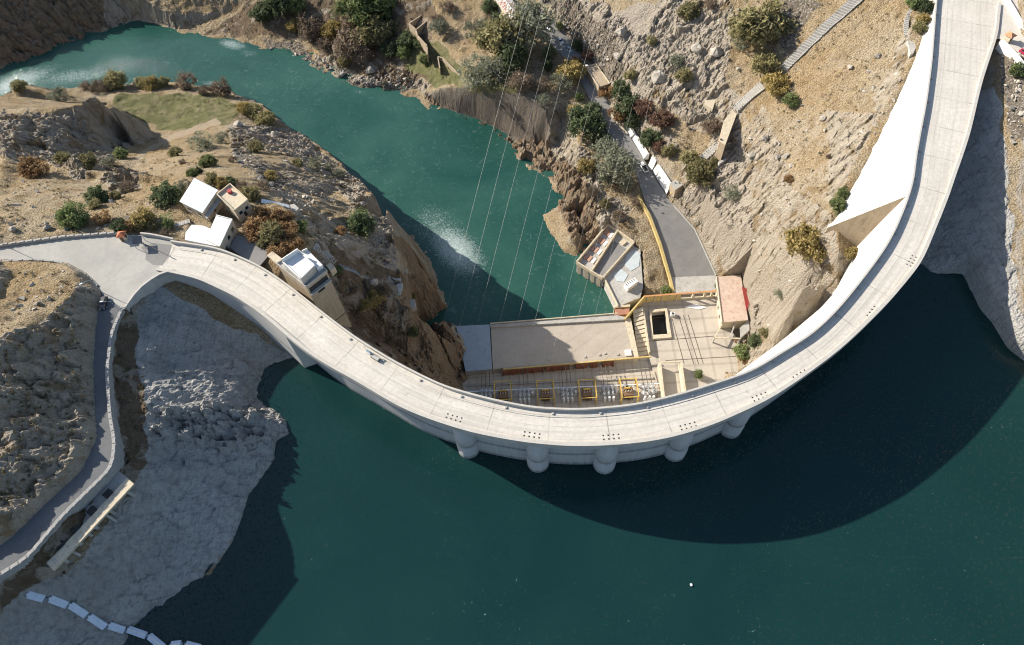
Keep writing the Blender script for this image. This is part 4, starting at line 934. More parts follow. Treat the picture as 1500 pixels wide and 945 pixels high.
# ---- string of boom floats
FL = [((41,871),(70,879)),((74,877),(102,888)),((105,886),(131,903)),((132.5,903),(158,920)),((160,916),(187,925)),((189,922),(217,932)),((219,931),(242,950)),((250,945.5),(268,943.5)),((272,944),(296,950))]
M_float = weathered('pale_float_plastic', (.62, .68, .75), (.56, .62, .70), .8, .6, (.42, .47, .53), .1)
flab = ['pale blue boom float, topmost of the chain, high on the bare rock','pale blue boom float on the rock, next below the topmost one','third pale blue boom float down the rock bank','fourth pale blue boom float where the chain steepens on the rock','pale blue boom float on rock just above the waterline','pale blue boom float lying across the water edge','first pale blue boom float wholly afloat in dark water','pale blue boom float at the picture bottom edge, second afloat','pale blue boom float leaving the picture, outermost afloat']
fmesh = None; prevb = None
for (p, q), lb in zip(FL, flab):
    a = hit(*p); b_ = hit(*q)
    for v in (a, b_):
        if v.z < ZR+.1:
            u = U(*(p if v is a else q), ZR+.1); v.x, v.y, v.z = u[0], u[1], ZR+.1
    L = (b_-a).length; c = (a+b_)/2; d = (b_-a).normalized(); e = empty('boom_float', c, lb, 'float', 'floats of the boom chain')
    g = MB(); s = d.cross(Vector((0, 0, 1))).normalized()
    g.bar(a+d*.3+Vector((0, 0, .45)), b_-d*.3+Vector((0, 0, .45)), 1.7, .8).build('float_body', M_float, e, bevel=.12)
    MB().bar(a+d*.35+Vector((0, 0, .88)), b_-d*.35+Vector((0, 0, .88)), .5, .06).build('walk_strip', M_white, e)
    for en in (a+d*.05, b_-d*.05): MB().bar(en-s*.3+Vector((0, 0, .35)), en+s*.3+Vector((0, 0, .35)), .4).build('coupling', M_roofblue, e)
# ---- cars
def car_proto(body_m, name='car', label='', L=4.4, Wd=1.75, pickup=False):
    e = empty(name, (0, 0, 0), label, 'car' if not pickup else 'pickup truck')
    g = MB(); hw = Wd/2
    def loft(sec):                                  # sections along x: (x, halfwidth bottom, halfwidth top, z0, z1)
        vs = []; 
        for x, wb, wt, z0, z1 in sec: vs += [(x, -wb, z0), (x, wb, z0), (x, wt, z1), (x, -wt, z1)]
        fs = [(3, 2, 1, 0)]+[(i*4+k, i*4+(k+1) % 4, i*4+4+(k+1) % 4, i*4+4+k) for i in range(len(sec)-1) for k in range(4)]; o = (len(sec)-1)*4; fs.append((o, o+1, o+2, o+3)); return vs, fs
    h = L/2
    vs, fs = loft([(-h, hw*.86, hw*.80, .38, .82), (-h+.25, hw, hw*.93, .28, .98), (-h*.45, hw, hw*.95, .25, 1.0), (h*.35, hw, hw*.95, .25, .96), (h-.5, hw*.98, hw*.88, .27, .84), (h, hw*.82, hw*.74, .36, .66)])
    g.add(vs, fs).build('body', body_m, e, bevel=.05)
    x0, x1 = (-.35, 1.0) if pickup else (-h*.78, h*.38)
    g2 = MB(); vs, fs = loft([(x0, hw*.88, hw*.84, .97, 1.0), (x0+.35, hw*.88, hw*.70, .97, 1.46), (x1-.75, hw*.88, hw*.70, .95, 1.48), (x1, hw*.86, hw*.82, .94, .98)]); g2.add(vs, fs).build('cabin_glass', M_glass, e)
    MB().prism([(x0+.3, -hw*.69), (x1-.72, -hw*.69), (x1-.72, hw*.69), (x0+.3, hw*.69)], 1.475, 1.53).build('roof', body_m, e, bevel=.03)
    if pickup: MB().prism([(-h+.15, -hw*.8), (x0-.08, -hw*.8), (x0-.08, hw*.8), (-h+.15, hw*.8)], .99, 1.02).build('cargo_bed', M_dark, e)
    for sx in (-1, 1):
        for sy in (-1, 1):
            w_ = MB(); x = sx*h*.62; w_.tube([(x, sy*(hw-.2), .32), (x, sy*(hw+.02), .32)], .32, 14); wo = w_.build('wheel', M_tyre, e); MB().tube([(x, sy*(hw-.1), .32), (x, sy*(hw+.03), .32)], .19, 10).build('rim', M_steel, wo)
    for sy in (-1, 1):
        MB().box((h-.06, sy*hw*.6, .56), .1, .36, .14).build('headlight', M_porc, e); MB().box((-h+.02, sy*hw*.62, .68), .1, .3, .14).build('taillight', M_red, e)
    return e
def place_tree(e, loc, rz, sc=1.0):
    e.location = loc; e.rotation_euler = (0, 0, rz); e.scale = (sc, sc, sc)
def dup(root, loc, rz, label, group=None, sc=1.0, swap=None):
    r = root.copy(); COL.objects.link(r); place_tree(r, loc, rz, sc); r['label'] = label
    if group: r['group'] = group
    for ch in list(root.children):
        c = ch.copy(); COL.objects.link(c); c.parent = r
        for g in ch.children: d = g.copy(); COL.objects.link(d); d.parent = c
    return r
def paint(name, c):
    m, nt, b = mat(name); b.inputs['Base Color'].default_value = (*c, 1); b.inputs['Roughness'].default_value = .3; b.inputs['Coat Weight'].default_value = .5; return m
M_cw = paint('white_car_paint', (.74, .75, .76)); M_cb = paint('black_car_paint', (.015, .016, .02)); M_cs = paint('silver_car_paint', (.5, .53, .55)); M_cr = paint('red_car_paint', (.45, .03, .07)); M_ct = paint('teal_car_paint', (.30, .40, .42))
def rot(p, q, z=None):
    a = hit(*p); b_ = hit(*q); return math.atan2(b_.y-a.y, b_.x-a.x)
def at_road(x, y, z): v = P3(x, y, z+.5); v.z = z; return v
def heading(p, q, z): a = P3(*p, z); b_ = P3(*q, z); return math.atan2(b_.y-a.y, b_.x-a.x)
c = car_proto(M_cb, 'parked_car', 'black car on the shaded road just below the junction'); place_tree(c, at_road(152, 444, 0), heading((155,434),(150,456),-.35))
cw = car_proto(M_cw, 'parked_car', 'white car at the top of the parking row, under the big olive tree'); cw['group'] = 'cars parked along the access road'; place_tree(cw, at_road(804, 41, -61.4), heading((799,34),(810,46),-61.4))
c2 = dup(cw, at_road(821, 60.5, -63), heading((816,55),(827,66),-63), 'white car in the middle of the parking row', 'cars parked along the access road')
cs = car_proto(M_ct, 'parked_car', 'pale greenish car at the lower end of the parking row'); cs['group'] = 'cars parked along the access road'; place_tree(cs, at_road(834, 73, -63.9), heading((829,67),(839,78),-63.9))
dup(cs, at_road(795, 57, -62.3), heading((790,55),(800,60),-62.3), 'pale greenish car half hidden beneath the trees left of the parking row', 'cars parked along the access road')
ck = car_proto(M_cb, 'parked_car', 'dark car beside the rust roofed shed at the top edge'); ck['group'] = 'cars parked along the access road'; place_tree(ck, at_road(777, 11, -58.8), heading((773,6),(781,16),-58.8))
pk = car_proto(M_cw, 'pickup_truck', 'white pickup truck parked beside the white retaining wall', 5.4, 1.9, True); place_tree(pk, at_road(943, 245, -69.3), heading((949,254),(936,233),-69.3), 1.15)
cr = car_proto(M_cr, 'parked_car', 'red car at the right edge behind the white plaza wall'); place_tree(cr, P3(1501, 80, 0), heading((1495,76),(1507,84),0))
# ------------------------------------------------------------------ power station
def tile_mat(name, c1, c2, u, v, period, dark=.35):
    m, nt, b = mat(name); t = NT(nt); pos = t.coord(); mp = t.n('ShaderNodeMapping'); mp.inputs['Rotation'].default_value = (0, 0, -u); t.link(pos, mp.inputs[0]); q = t.sepx(mp.outputs[0])
    col = t.mix(t.ramp(t.noise(.12, 6, .65, pos), [(.35, 0.), (.65, 1.)]), c1, c2); col = t.mix(t.ramp(t.noise(1.2, 5, .7, pos), [(.45, 0.), (.75, .5)]), col, tuple(x*.7 for x in c1))
    for k in (0, 1):
        d = t.math('ABSOLUTE', t.math('SUBTRACT', t.math('FRACT', t.math('DIVIDE', q[k], period)), .5)); col = t.mix(t.ramp(d, [(0., dark), (.06, dark), (.09, 0.)]), col, tuple(x*.3 for x in c1))
    t.link(col, b.inputs['Base Color']); b.inputs['Roughness'].default_value = .9; b.inputs['Specular IOR Level'].default_value = .2; return m
zp = -78.5; RF = px([(719,479),(923,467.5),(930,524),(722,540.5)], zp); rzp = math.atan2(RF[1][1]-RF[0][1], RF[1][0]-RF[0][0])
M_tile = tile_mat('roof_tiles', (.44, .385, .32), (.38, .33, .27), rzp, 0, 1.05, .14)
M_deck = tile_mat('deck_paving', (.47, .42, .35), (.40, .355, .295), rzp, 0, 7.0, .25)
M_yard = tile_mat('yard_paving', (.50, .445, .37), (.42, .37, .305), rzp, 0, 3.2, .3)
c = U(820, 505, zp); ps = empty('power_house', (c[0], c[1], -85), 'long power house with a flat tiled brown roof between river and transformer yard', 'power house')
MB().prism(RF, -92, zp).build('roof', M_tile, ps)
NP = px([(718,475.5),(900,460.5),(917,464.5),(923,467.2),(719,478.8)], zp+1.0); MB().prism(NP, -93, zp+.9).build('river_parapet', M_conc, ps)
NQ = px([(719,473.5),(802,467),(802,471),(719,477)], zp+1.1)
MB().wall([tuple(P3(718,474.5,zp+.95)), tuple(P3(905,459.5,zp+.95))], .35, .5).build('parapet_rail', M_cream, ps)
MB().wall([tuple(P3(737,541.2,zp+.4)), tuple(P3(869,530,zp+.4)), tuple(P3(953,522.5,zp+.4))], .5, .35, .4).build('coping', M_yellow, ps)
for x, y in ((804,527),(857,523),(878,520),(905,519.5),(886,518)): 
    q = P3(x, y, zp); MB().box((q.x, q.y, zp+.003), .8, .8, .35, rzp).build('roof_vent', M_conc, ps)
q = P3(920, 517.5, zp); MB().box((q.x, q.y, zp+.003), 2.4, 2.6, .6, rzp).build('roof_hatch', M_white, ps)
MB().prism(px([(915,466.5),(924,466),(935.5,522.5),(929.5,523.5)], zp+.4), -84, zp+.4).build('end_wall', M_cream, ps)
AN = px([(668,477.5),(717,475),(721,540.5),(682,544)], zp+.5); c = U(700, 510, zp); an = empty('annex_building', (c[0], c[1], -85), 'blue grey sheet roofed annex wedged between cliff and power house', 'annex')
MB().prism(AN, -92, zp+.1).build('wall', M_conc, an); MB().prism(AN, zp+.103, zp+.35).build('roof', M_roofblue, an)
# yard and deck slabs
MB().prism(px([(640,548),(690,546),(735,541),(867,530.5),(968,523),(990,640),(800,660),(640,620)], ZD-1.0), -88, ZD-1.0).build('yard_floor', M_yard).__setitem__('kind', 'structure')
YZ = ZD-1.0
def slab_hole(outer, hole, z0, z1):
    a = [Vector((p[0], p[1])) for p in outer]; b_ = [Vector((p[0], p[1])) for p in hole]; na, nb = len(a), len(b_)
    vv, ee, ff, *_ = delaunay_2d_cdt(a+b_, [(i, (i+1) % na) for i in range(na)]+[(na+i, na+(i+1) % nb) for i in range(nb)], [], 0, 1e-4)
    g = MB(); keep = []
    A = np.array([tuple(p) for p in vv])
    for f in ff:
        m_ = A[list(f)].mean(0); X = np.array([m_[0]]); Y = np.array([m_[1]])
        if inpoly(X, Y, outer)[0] and not inpoly(X, Y, hole)[0]: keep.append(tuple(f))
    g.add([(p.x, p.y, z1) for p in vv], keep); nv = len(vv)
    g.add([(*p, z) for z in (z0, z1) for p in outer], [(i, (i+1) % na, (i+1) % na+na, i+na) for i in range(na)]); g.add([(*p, z) for z in (z0, z1) for p in hole], [((i+1) % nb, i, i+nb, (i+1) % nb+nb) for i in range(nb)])
    return g
pit = px([(953.5,456.5),(975,454.5),(980,489.5),(956.5,491)], ZD); deck_out = px([(936,449),(945,437),(1052,427),(1066,475),(1082,500),(1090,545),(1060,600),(968,640),(962,560),(951,524)], ZD)
dk = slab_hole(deck_out, pit, -88, ZD).build('service_deck', M_deck); structure(dk)
flat('pit_floor', M_dark, [(950,452),(980,450),(986,496),(952,498)], -84.4, .3)
c = U(966, 474, ZD); pe = empty('hoist_pit', (c[0], c[1], ZD), 'rectangular open pit with cream kerb in the power station deck', 'pit')
oc = [np.array(p) for p in px([(951,454),(977,451.5),(984,494),(954.5,496.5)], ZD+.8)]; ic = [np.array(p) for p in px([(954,457.5),(974.5,455),(979.5,489),(957,490.5)], ZD+.8)]
for k in range(4): MB().prism([oc[k], oc[(k+1) % 4], ic[(k+1) % 4], ic[k]], ZD+.003, ZD+.8).build('kerb', M_cream, pe)
for k in range(4):
    q = (np.array(pit[0])*(1-k/4-.12)+np.array(pit[3])*(k/4+.12)); q2 = (np.array(pit[1])*(1-k/4-.12)+np.array(pit[2])*(k/4+.12)); MB().bar((*q, ZD-3-.6*k), (*q2, ZD-3-.6*k), .3).build('beam', M_rail, pe)
e = empty('deck_rail_track', P3(1005, 500, ZD), 'thin dark crane rails crossing the power station deck', 'rails')
for (a, b_) in (((984,466),(1002,533)),((994,463),(1016,533)),((1001,462),(1023,533)),((1008,461),(1030,533)),((949,500),(1050,492)),((975,528),(1078,522))):
    MB().bar(P3(*a, ZD+.05), P3(*b_, ZD+.05), .16, .1).build('rail', M_rail, e)
tag(MB().prism(px([(1002,450),(1017,445),(1036,450),(1025,453)], ZD+.2), ZD+.003, ZD+.2).build('deck_plate', M_white), 'pale cover plate lying in the shade of the yellow wall', 'cover plate')
e = empty('cooling_unit', P3(985, 462, ZD), 'small white cooling unit with round fan beside the pit', 'cooling unit'); q = P3(985, 462, ZD)
MB().box((q.x, q.y, ZD+.1), 1.7, 1.5, 1.3, rzp).build('casing', M_white, e); MB().cyl((q.x, q.y, ZD+1.403), .55, .55, .08).build('fan', M_dark, e)
# stair between roof and deck
def yard_stair():
    e = empty('deck_stair', P3(937, 490, ZD-1), 'cream stair with eleven wide treads between power house roof and deck', 'stair'); a0, a1 = P3(926,460,ZD), P3(940,455,ZD); b0, b1 = P3(934,523,YZ), P3(949,521.5,YZ)
    for k in range(11):
        f0, f1 = k/11, (k+.86)/11; z = lerp(zp+.2, YZ+.4, f0); pl = [a0.lerp(b0, f0), a1.lerp(b1, f0), a1.lerp(b1, f1), a0.lerp(b0, f1)]
        MB().prism([(p.x, p.y) for p in pl], -84, z).build('tread', M_cream, e)
    for s_, t_ in ((a1, b1),): MB().wall([(s_.x+.3, s_.y, ZD-.5), (t_.x+.3, t_.y, ZD-.5)], .6, 2.6).build('side_wall', M_cream, e)
yard_stair()
# yellow walls
def yellow_wall():
    z = ZD; e = empty('yellow_wall', P3(990, 440, z), 'tall yellow wall with orange coping along the river side of the deck', 'wall')
    a = P3(943, 434.5, z+4.2); b_ = P3(998, 430.3, z+4.2); d_ = P3(1050, 426.5, z+4.2); w0 = P3(915, 467, z+4.0)
    MB().wall([(a.x, a.y, z), (b_.x, b_.y, z)], .5, 4.2, 3).build('panel', M_yellow, e); MB().wall([(w0.x, w0.y, z), (a.x, a.y, z)], .6, 4.0, 6).build('panel', M_yellow, e)
    for f_ in np.linspace(.1, .9, 5): q = a.lerp(b_, f_); MB().box((q.x, q.y-.4, z), .35, .35, 4.0, rzp).build('pier', M_cream, e)
    MB().wall([(a.x, a.y, z+4.203), (b_.x, b_.y, z+4.203), (d_.x, d_.y, z+4.203)], .7, .25).build('coping', weathered('orange_coping', (.52, .27, .12), (.45, .23, .1), 1., .8, None, .1), e)
    MB().wall([(b_.x, b_.y, z), (d_.x, d_.y, z)], .4, .9).build('low_wall', M_cream, e)
    for f_ in (.35, .68, .88): q = b_.lerp(d_, f_); MB().box((q.x, q.y, z), .7, .7, 4.2, rzp).build('column', M_cream, e)
yellow_wall()
def red_house():
    zt = ZD+4.9; C = px([(1049.5,407),(1084.5,404.5),(1095,468.5),(1057.5,472)], zt); c = U(1072, 438, ZD); e = empty('rust_roofed_hall', (c[0], c[1], ZD), 'long cream hall with a rust blotched pale roof against the right hillside', 'hall')
    MB().prism(C, ZD-4, zt).build('wall', M_cream, e); ctr = sum(np.array(p) for p in C)/4; Ro = [ctr+(np.array(p)-ctr)*1.03 for p in C]
    m = weathered('rust_roof', (.56, .45, .37), (.45, .32, .245), .45, .8, (.36, .21, .14), .2); MB().prism(Ro, zt+.003, zt+.3).build('roof', m, e)
    for a, b_ in ((0, 3),): MB().wall([(*Ro[a], zt+.303), (*Ro[b_], zt+.303)], .3, .4).build('eave', M_cream, e)
    on_edges(C, ZD+1.6, M_glass, e, 'window', 3, 1.4, 1.3, .05, (.2, .4, .6, .8)); on_edges(C, ZD+.1, M_dark, e, 'door', 3, 2.4, 3.2, .05, (.92,))
    # broken porch on the near gable
    P = px([(1058,474),(1096,470),(1097,485),(1084,497),(1046,496)], ZD+3); 
    for k in range(4): MB().bar((*P[k+1], ZD), (*P[k+1], ZD+3.3), .5).build('porch_post', M_conc, e)
    for k in (1, 2, 3): MB().bar((*P[k], ZD+3.5), (*P[k+1], ZD+3.5), .5, .4).build('porch_beam', M_cream, e)
    MB().bar((*P[4], ZD+3.5), (*P[0], ZD+3.5), .5, .4).build('porch_beam', M_cream, e); MB().prism([P[1], P[2], P[3], tuple((np.array(P[1])+np.array(P[4]))/2+np.array((3.2, 0)))], ZD+3.7, ZD+3.9).build('porch_slab', M_conc, e)
    MB().bar((*(np.array(P[0])*.5+np.array(P[1])*.5), ZD+3.5), (*(np.array(P[3])*.6+np.array(P[4])*.4), ZD+3.5), .5, .4).build('porch_beam', M_conc, e)
red_house()
a, b_, c_, d_ = P3(1087,419,-73.5), P3(1098,424,-74.5), P3(1101,436,-74.8), P3(1094,455,-74)
tag(MB().prism([(v.x, v.y) for v in (a, b_, c_, d_)], [-74, -75, -75.2, -74.6], [-73.8, -74.8, -75, -74.4]).build('awning', M_red), 'faded red awning along the hillside edge of the rust roofed hall', 'awning')
tag(MB().prism(px([(901,448.5),(922,447),(922,460),(903,461.5)], ZD+1.5), -86, ZD+1.5).build('sluice_block', weathered('brick_red', (.40, .20, .13), (.34, .165, .11), .6, .85, (.28, .16, .11), .2)), 'brick red topped block at the river end of the power house', 'sluice block')
tag(MB().prism(px([(900,447.5),(923,446),(923,449),(900,450.5)], ZD+2.1), -86, ZD+2.1).build('sluice_wall', M_cream), 'thin cream wall behind the brick red block', 'wall')
# transformer yard: south wall with openings, bays, switches
def yard_wall():
    e = empty('yard_wall', P3(800, 540, YZ), 'brown red wall with tall openings between power house and transformer yard', 'wall'); a = P3(736, 541.5, zp+.4); b_ = P3(899, 527.5, zp+.4); L = (b_-a)
    for f0, f1 in ((0, .36), (.385, .60), (.66, .765), (.79, .86), (.90, 1.)):
        p, q = a.lerp(b_, f0), a.lerp(b_, f1); MB().wall([(p.x, p.y-.35, YZ), (q.x, q.y-.35, YZ)], .45, 3.8).build('panel', M_brown, e)
    for f_ in np.linspace(0, 1, 12): q = a.lerp(b_, f_); MB().box((q.x, q.y-.75, YZ), .35, .35, 3.6, rzp).build('pier', M_brown, e)
yard_wall()
ydir = Vector((math.cos(rzp), math.sin(rzp), 0)); yn = Vector((-ydir.y, ydir.x, 0))
def gantry(x, label, first=False, m=None):
    q = P3(x, 577-(x-740)*.02, YZ+3); e = empty('transformer_bay', (q.x, q.y, YZ), label, 'transformer', 'transformer bays in the yard')
    o = Vector((q.x, q.y, YZ)); hw, dp, hh = 3.1, 3.8, 6.4
    for sx in (-1, 1):
        for sy in (-1, 1): p = o+ydir*(sx*hw)+yn*(sy*dp); MB().bar(p, p+Vector((0, 0, hh)), .42).build('post', m, e)
        a, b_ = o+ydir*(sx*hw)-yn*dp+Vector((0, 0, hh)), o+ydir*(sx*hw)+yn*dp+Vector((0, 0, hh)); MB().bar(a, b_, .35).build('side_beam', m, e); MB().bar(a-Vector((0, 0, hh-.5)), b_-Vector((0, 0, .6)), .22).build('brace', m, e)
    for sy in (-1, 1): MB().bar(o-ydir*hw+yn*(sy*dp)+Vector((0, 0, hh-.4)), o+ydir*hw+yn*(sy*dp)+Vector((0, 0, hh-.4)), .3).build('cross_beam', m, e)
    MB().box((o.x, o.y, YZ+.4), 3.6, 3.4, 2.6, rzp).build('tank', weathered('transformer_brown', (.17, .10, .06), (.22, .14, .085), 1., .6, None, .1), e, bevel=.08)
    for s_ in (-1, 1):
        g = MB()
        for k in range(7): p = o+yn*(s_*2.1)+ydir*((k-3)*.5); g.box((p.x, p.y, YZ+.5), .12, .8, 2.2, rzp)
        g.build('radiator', M_rail, e)
    for k in (-1, 0, 1): p = o+ydir*(k*1.0); MB().tube([p+Vector((0, 0, 3.0)), p+Vector((0, 0, 4.3))], [.2, .1], 8).build('bushing', M_porc, e)
    p = o+yn*1.2+Vector((0, 0, 3.4)); MB().tube([p-ydir*1.4, p+ydir*1.4], .4, 10).build('conservator', M_frame, e)
for x, lb in ((737,'transformer bay in deep shade, westernmost, half hidden by the crest'),(799,'brown shaded transformer bay in the middle of the yard'),(860,'sunlit yellow framed transformer bay, second from the cream fire wall'),(920.5,'sunlit yellow framed transformer bay nearest the cream fire wall')):
    gantry(x, lb, m=M_frame)
def switchset(x, label):
    q = P3(x, 576-(x-740)*.02, YZ+2.5); o = Vector((q.x, q.y, YZ)); e = empty('disconnector', (q.x, q.y, YZ), label, 'switchgear', 'disconnectors in the yard')
    for sy in (-1.2, 1.0): MB().bar(o-ydir*2.6+yn*sy+Vector((0, 0, 2.2)), o+ydir*2.6+yn*sy+Vector((0, 0, 2.2)), .45).build('base_frame', M_steel, e)
    for sx in (-2.5, 2.5): MB().bar(o+ydir*sx, o+ydir*sx+Vector((0, 0, 2.1)), .25).build('post', M_steel, e)
    for k in (-1, 0, 1):
        for sy in (-1.2, 1.0):
            g = MB(); p = o+ydir*(k*1.6)+yn*sy+Vector((0, 0, 2.3)); zs = []
            for j in range(7): zs += [(p+Vector((0, 0, j*.27)), .22), (p+Vector((0, 0, j*.27+.09)), .46)]
            g.tube([a for a, r in zs], [r for a, r in zs], 8).build('insulator', M_porc, e)
        p = o+ydir*(k*1.6)+Vector((0, 0, 4.2)); MB().bar(p-yn*1.6, p+yn*1.4, .34).build('blade', M_steel, e)
        p = o+ydir*(k*1.6)-yn*3.3; g = MB()                                    # surge arrester in front
        g.tube([p, p+Vector((0, 0, 1.4)), p+Vector((0, 0, 1.45)), p+Vector((0, 0, 4.2))], [.3, .3, .52, .42], 8).build('arrester', M_porc, e)
        p = o+ydir*(k*1.6); MB().bar(p+yn*1.6+Vector((0, 0, 4.2)), p+yn*10.5+Vector((0, 0, 3.6)), .2).build('busbar', M_rail, e)
    MB().box((o.x+ydir.x*3.2, o.y+ydir.y*3.2, YZ), .8, .9, 2.6, rzp).build('cabinet', M_white, e)
for x, lb in ((712,'shaded disconnector set at the cliff end of the yard'),(768,'pale disconnector set in shade between two transformer bays'),(831,'disconnector set on the edge of the sun beside the yellow bay'),(891,'white sunlit disconnector set between the two yellow bays'),(949,'white sunlit disconnector set beside the cream fire wall')): switchset(x, lb)
for (p, q, lb) in (((966.5,531),(973,590),'cream fire wall closing the transformer yard'),((997.5,531),(1005,586),'cream fire wall beside the green shrub on the deck')):
    a, b_ = P3(*p, ZD+3.4), P3(*q, ZD+3.4); o = MB().wall([(a.x, a.y, ZD), (b_.x, b_.y, ZD)], 1.0, 3.4, 1.2).build('fire_wall', M_cream); tag(o, lb, 'wall', 'fire walls on the deck')
a, b_ = P3(969,531,ZD+3.3), P3(998,530,ZD+3.3); tag(MB().bar(a, b_, .4).build('tie_beam', M_cream), 'thin cream beam joining the two fire walls', 'beam')
for nm, y0, z0, lb in (('bus_rail', 573, 3.6, 'pale steel bus rail running along the row of disconnectors'), ('cable_trough', 564, .5, 'pale cable trough on the yard floor behind the transformer bays')):
    a, b_ = P3(684, y0+1, YZ+z0), P3(966, y0-11, YZ+z0); e = empty(nm, (a.x, a.y, YZ), lb, nm.replace('_', ' ')); MB().bar(a, b_, .4, .3).build('beam', M_porc if nm == 'bus_rail' else M_conc, e)
    for f_ in np.linspace(.02, .98, 14): q = a.lerp(b_, f_); MB().bar((q.x, q.y, YZ), (q.x, q.y, YZ+z0-.15), .22).build('post', M_steel, e)
# ---- roofless building and terrace on the river's edge
def river_house():
    zt = -77.3; C = [np.array(p) for p in px([(890.5,327),(929,354),(882.5,406.5),(844.5,383)], zt)]; c = sum(C)/4; e = empty('roofless_building', (c[0], c[1], -86), 'roofless concrete building with two open bays standing in the river edge', 'building')
    fl = [c+(p-c)*.99 for p in C]; MB().prism(fl, -87, -79.1).build('base', M_conc, e)
    for a, b_ in ((0, 1), (1, 2), (2, 3), (3, 0)): MB().wall([(*C[a], -79.1), (*C[b_], -79.1)], .55, 1.8).build('wall', M_cream, e)
    m0 = C[0]*.66+C[1]*.34; m1 = C[3]*.42+C[2]*.58; m0 = np.array(U(904, 337.5, zt)); m1 = np.array(U(867, 395, zt))
    MB().wall([(*m0, -79.097), (*m1, -79.097)], .7, 1.7).build('wall', M_cream, e)
    pink = weathered('pinkish_slab', (.46, .28, .20), (.42, .25, .18), .8, .85, None, .2)
    for r, (f_, mm) in enumerate(((.22, pink), (.46, pink), (.72, M_white))):
        for k in range(4):
            t0 = .12+.22*k; a = C[0]*(1-t0)+C[3]*t0; b_ = m0*(1-t0)+m1*t0; q = a*(1-f_)+b_*f_; d = C[3]-C[0]; MB().box((q[0], q[1], -79.097), 3.0, 1.25, .45, math.atan2(d[1], d[0])).build('slab', mm, e)
    MB().prism([m0*.82+m1*.18, C[1]*.82+C[2]*.18, C[1]*.08+C[2]*.92, m0*.06+m1*.94], -79.097, -79.0).build('bay_floor', M_asph, e)
    q = np.array(U(913, 352, zt)); MB().box((q[0], q[1], -78.95), 2.6, 2.2, .5, .7).build('slab', M_cream, e)
    on_edges([tuple(p) for p in C], -86, M_tan, e, 'buttress', 2, .7, 6.8, .2, (.12, .36, .6, .88))
river_house()
def terrace():
    z = -79.0; P = [(884,406.5),(927,359),(938,366),(942,420),(938,436),(905,449)]; C = px(P, z); c = U(915, 410, z); e = empty('river_terrace', (c[0], c[1], -86), 'pale concrete terrace beside the roofless building above the river', 'terrace')
    MB().prism(C, -87, z).build('deck', M_conc, e)
    for p in ([(918,372),(931,366),(938,372),(936,390),(924,397),(915,388)],[(898,402),(910,394),(920,402),(914,413),(904,412)]): MB().prism(px(p, z+.15), z+.003, z+.15).build('blue_slab', weathered('pale_blue_slab', (.50, .55, .55), (.44, .48, .49), .6, .8, None, .15), e)
    MB().wall([(*C[0], z), (*C[5], z)], .5, .9, .1).build('edge_wall', M_cream, e)
terrace()
e = empty('ventilation_box', P3(923, 412, -79), 'white louvred ventilation box on the river terrace', 'ventilation box'); T = px([(914.5,416),(929,406),(934.5,412),(919.5,423)], -76.6); MB().prism(T, -78.99, -76.6).build('casing', M_white, e)
for k in range(5): f_ = .12+.18*k; q = np.array(T[0])*(1-f_)+np.array(T[1])*f_; q = q*.7+(np.array(T[3])*(1-f_)+np.array(T[2])*f_)*.3; MB().box((q[0], q[1], -76.597), .28, 1.3, .06, math.atan2(T[1][1]-T[0][1], T[1][0]-T[0][0])).build('louvre', M_dark, e)
# ---- along the access road
def seg_wall(name, label, pts, w, h, m, base=1.5, group=None):
    o = MB().wall([tuple(P3(*p)) for p in pts], w, h, base).build(name, m); return tag(o, label, 'wall', group)
seg_wall('yellow_kerb_wall', 'yellow retaining wall on the river side of the access road', [(934,289,-71),(951,318,-73),(966,358,-76),(980,406,-80),(986,431,-81)], 1.1, 1.3, M_yellow)
seg_wall('road_kerb', 'low pale kerb on the hill side of the widening road', [(986,300,-71.9),(1018,337,-74.9),(1049,404,-79.9)], .45, .5, M_conc)
seg_wall('road_kerb', 'low kerb wall under the trees on the river side of the road', [(871,160,-67),(899,209,-68.5),(928,246,-69.5)], .5, .7, M_conc)
seg_wall('road_kerb', 'cream kerb at the foot of the orange tree', [(894,165,-66),(908,184,-67),(919,197,-68)], .5, .7, M_cream)
def sloped(label, base, top, zb, zt, m):
    """battered retaining wall: its foot line and its top line in photo pixels"""
    a = [P3(*p, zb) for p in base]; b_ = [P3(*p, zt) for p in top]; g = MB(); n_ = len(a); off = [Vector(((b_[i]-a[i]).x, (b_[i]-a[i]).y, 0)).normalized()*1.0 for i in range(n_)]
    vs = [v-Vector((0, 0, 1)) for v in a]+b_+[b_[i]+off[i] for i in range(n_)]+[Vector((a[i].x, a[i].y, zb-1))+off[i]*2.5 for i in range(n_)]
    fs = []
    for i in range(n_-1):
        for r in range(4): s_ = ((r+1) % 4)*n_; fs.append((r*n_+i, r*n_+i+1, s_+i+1, s_+i))
    fs += [tuple(r*n_ for r in range(4)), tuple(r*n_+n_-1 for r in (3, 2, 1, 0))]
    return tag(g.add(vs, fs).build('retaining_wall', m), label, 'wall', 'white retaining walls above the access road')
sloped('short white retaining wall at the uphill end, partly behind a tree', [(917,190),(922,200)], [(922,186),(929,196)], -67.8, -66, M_white)
sloped('white retaining wall behind the parked pickup', [(924,202),(938,224),(942,232)], [(930,197),(944,219),(948,226)], -68.8, -66.5, M_white)
sloped('short white retaining wall between two buttresses beside the pickup', [(949,242),(955,248)], [(955,229),(961,236)], -69.4, -66.5, M_white)
sloped('long white retaining wall running down to the stone hut', [(956,249),(977,282)], [(962.5,241),(982,270)], -69.6, -66.3, M_white)
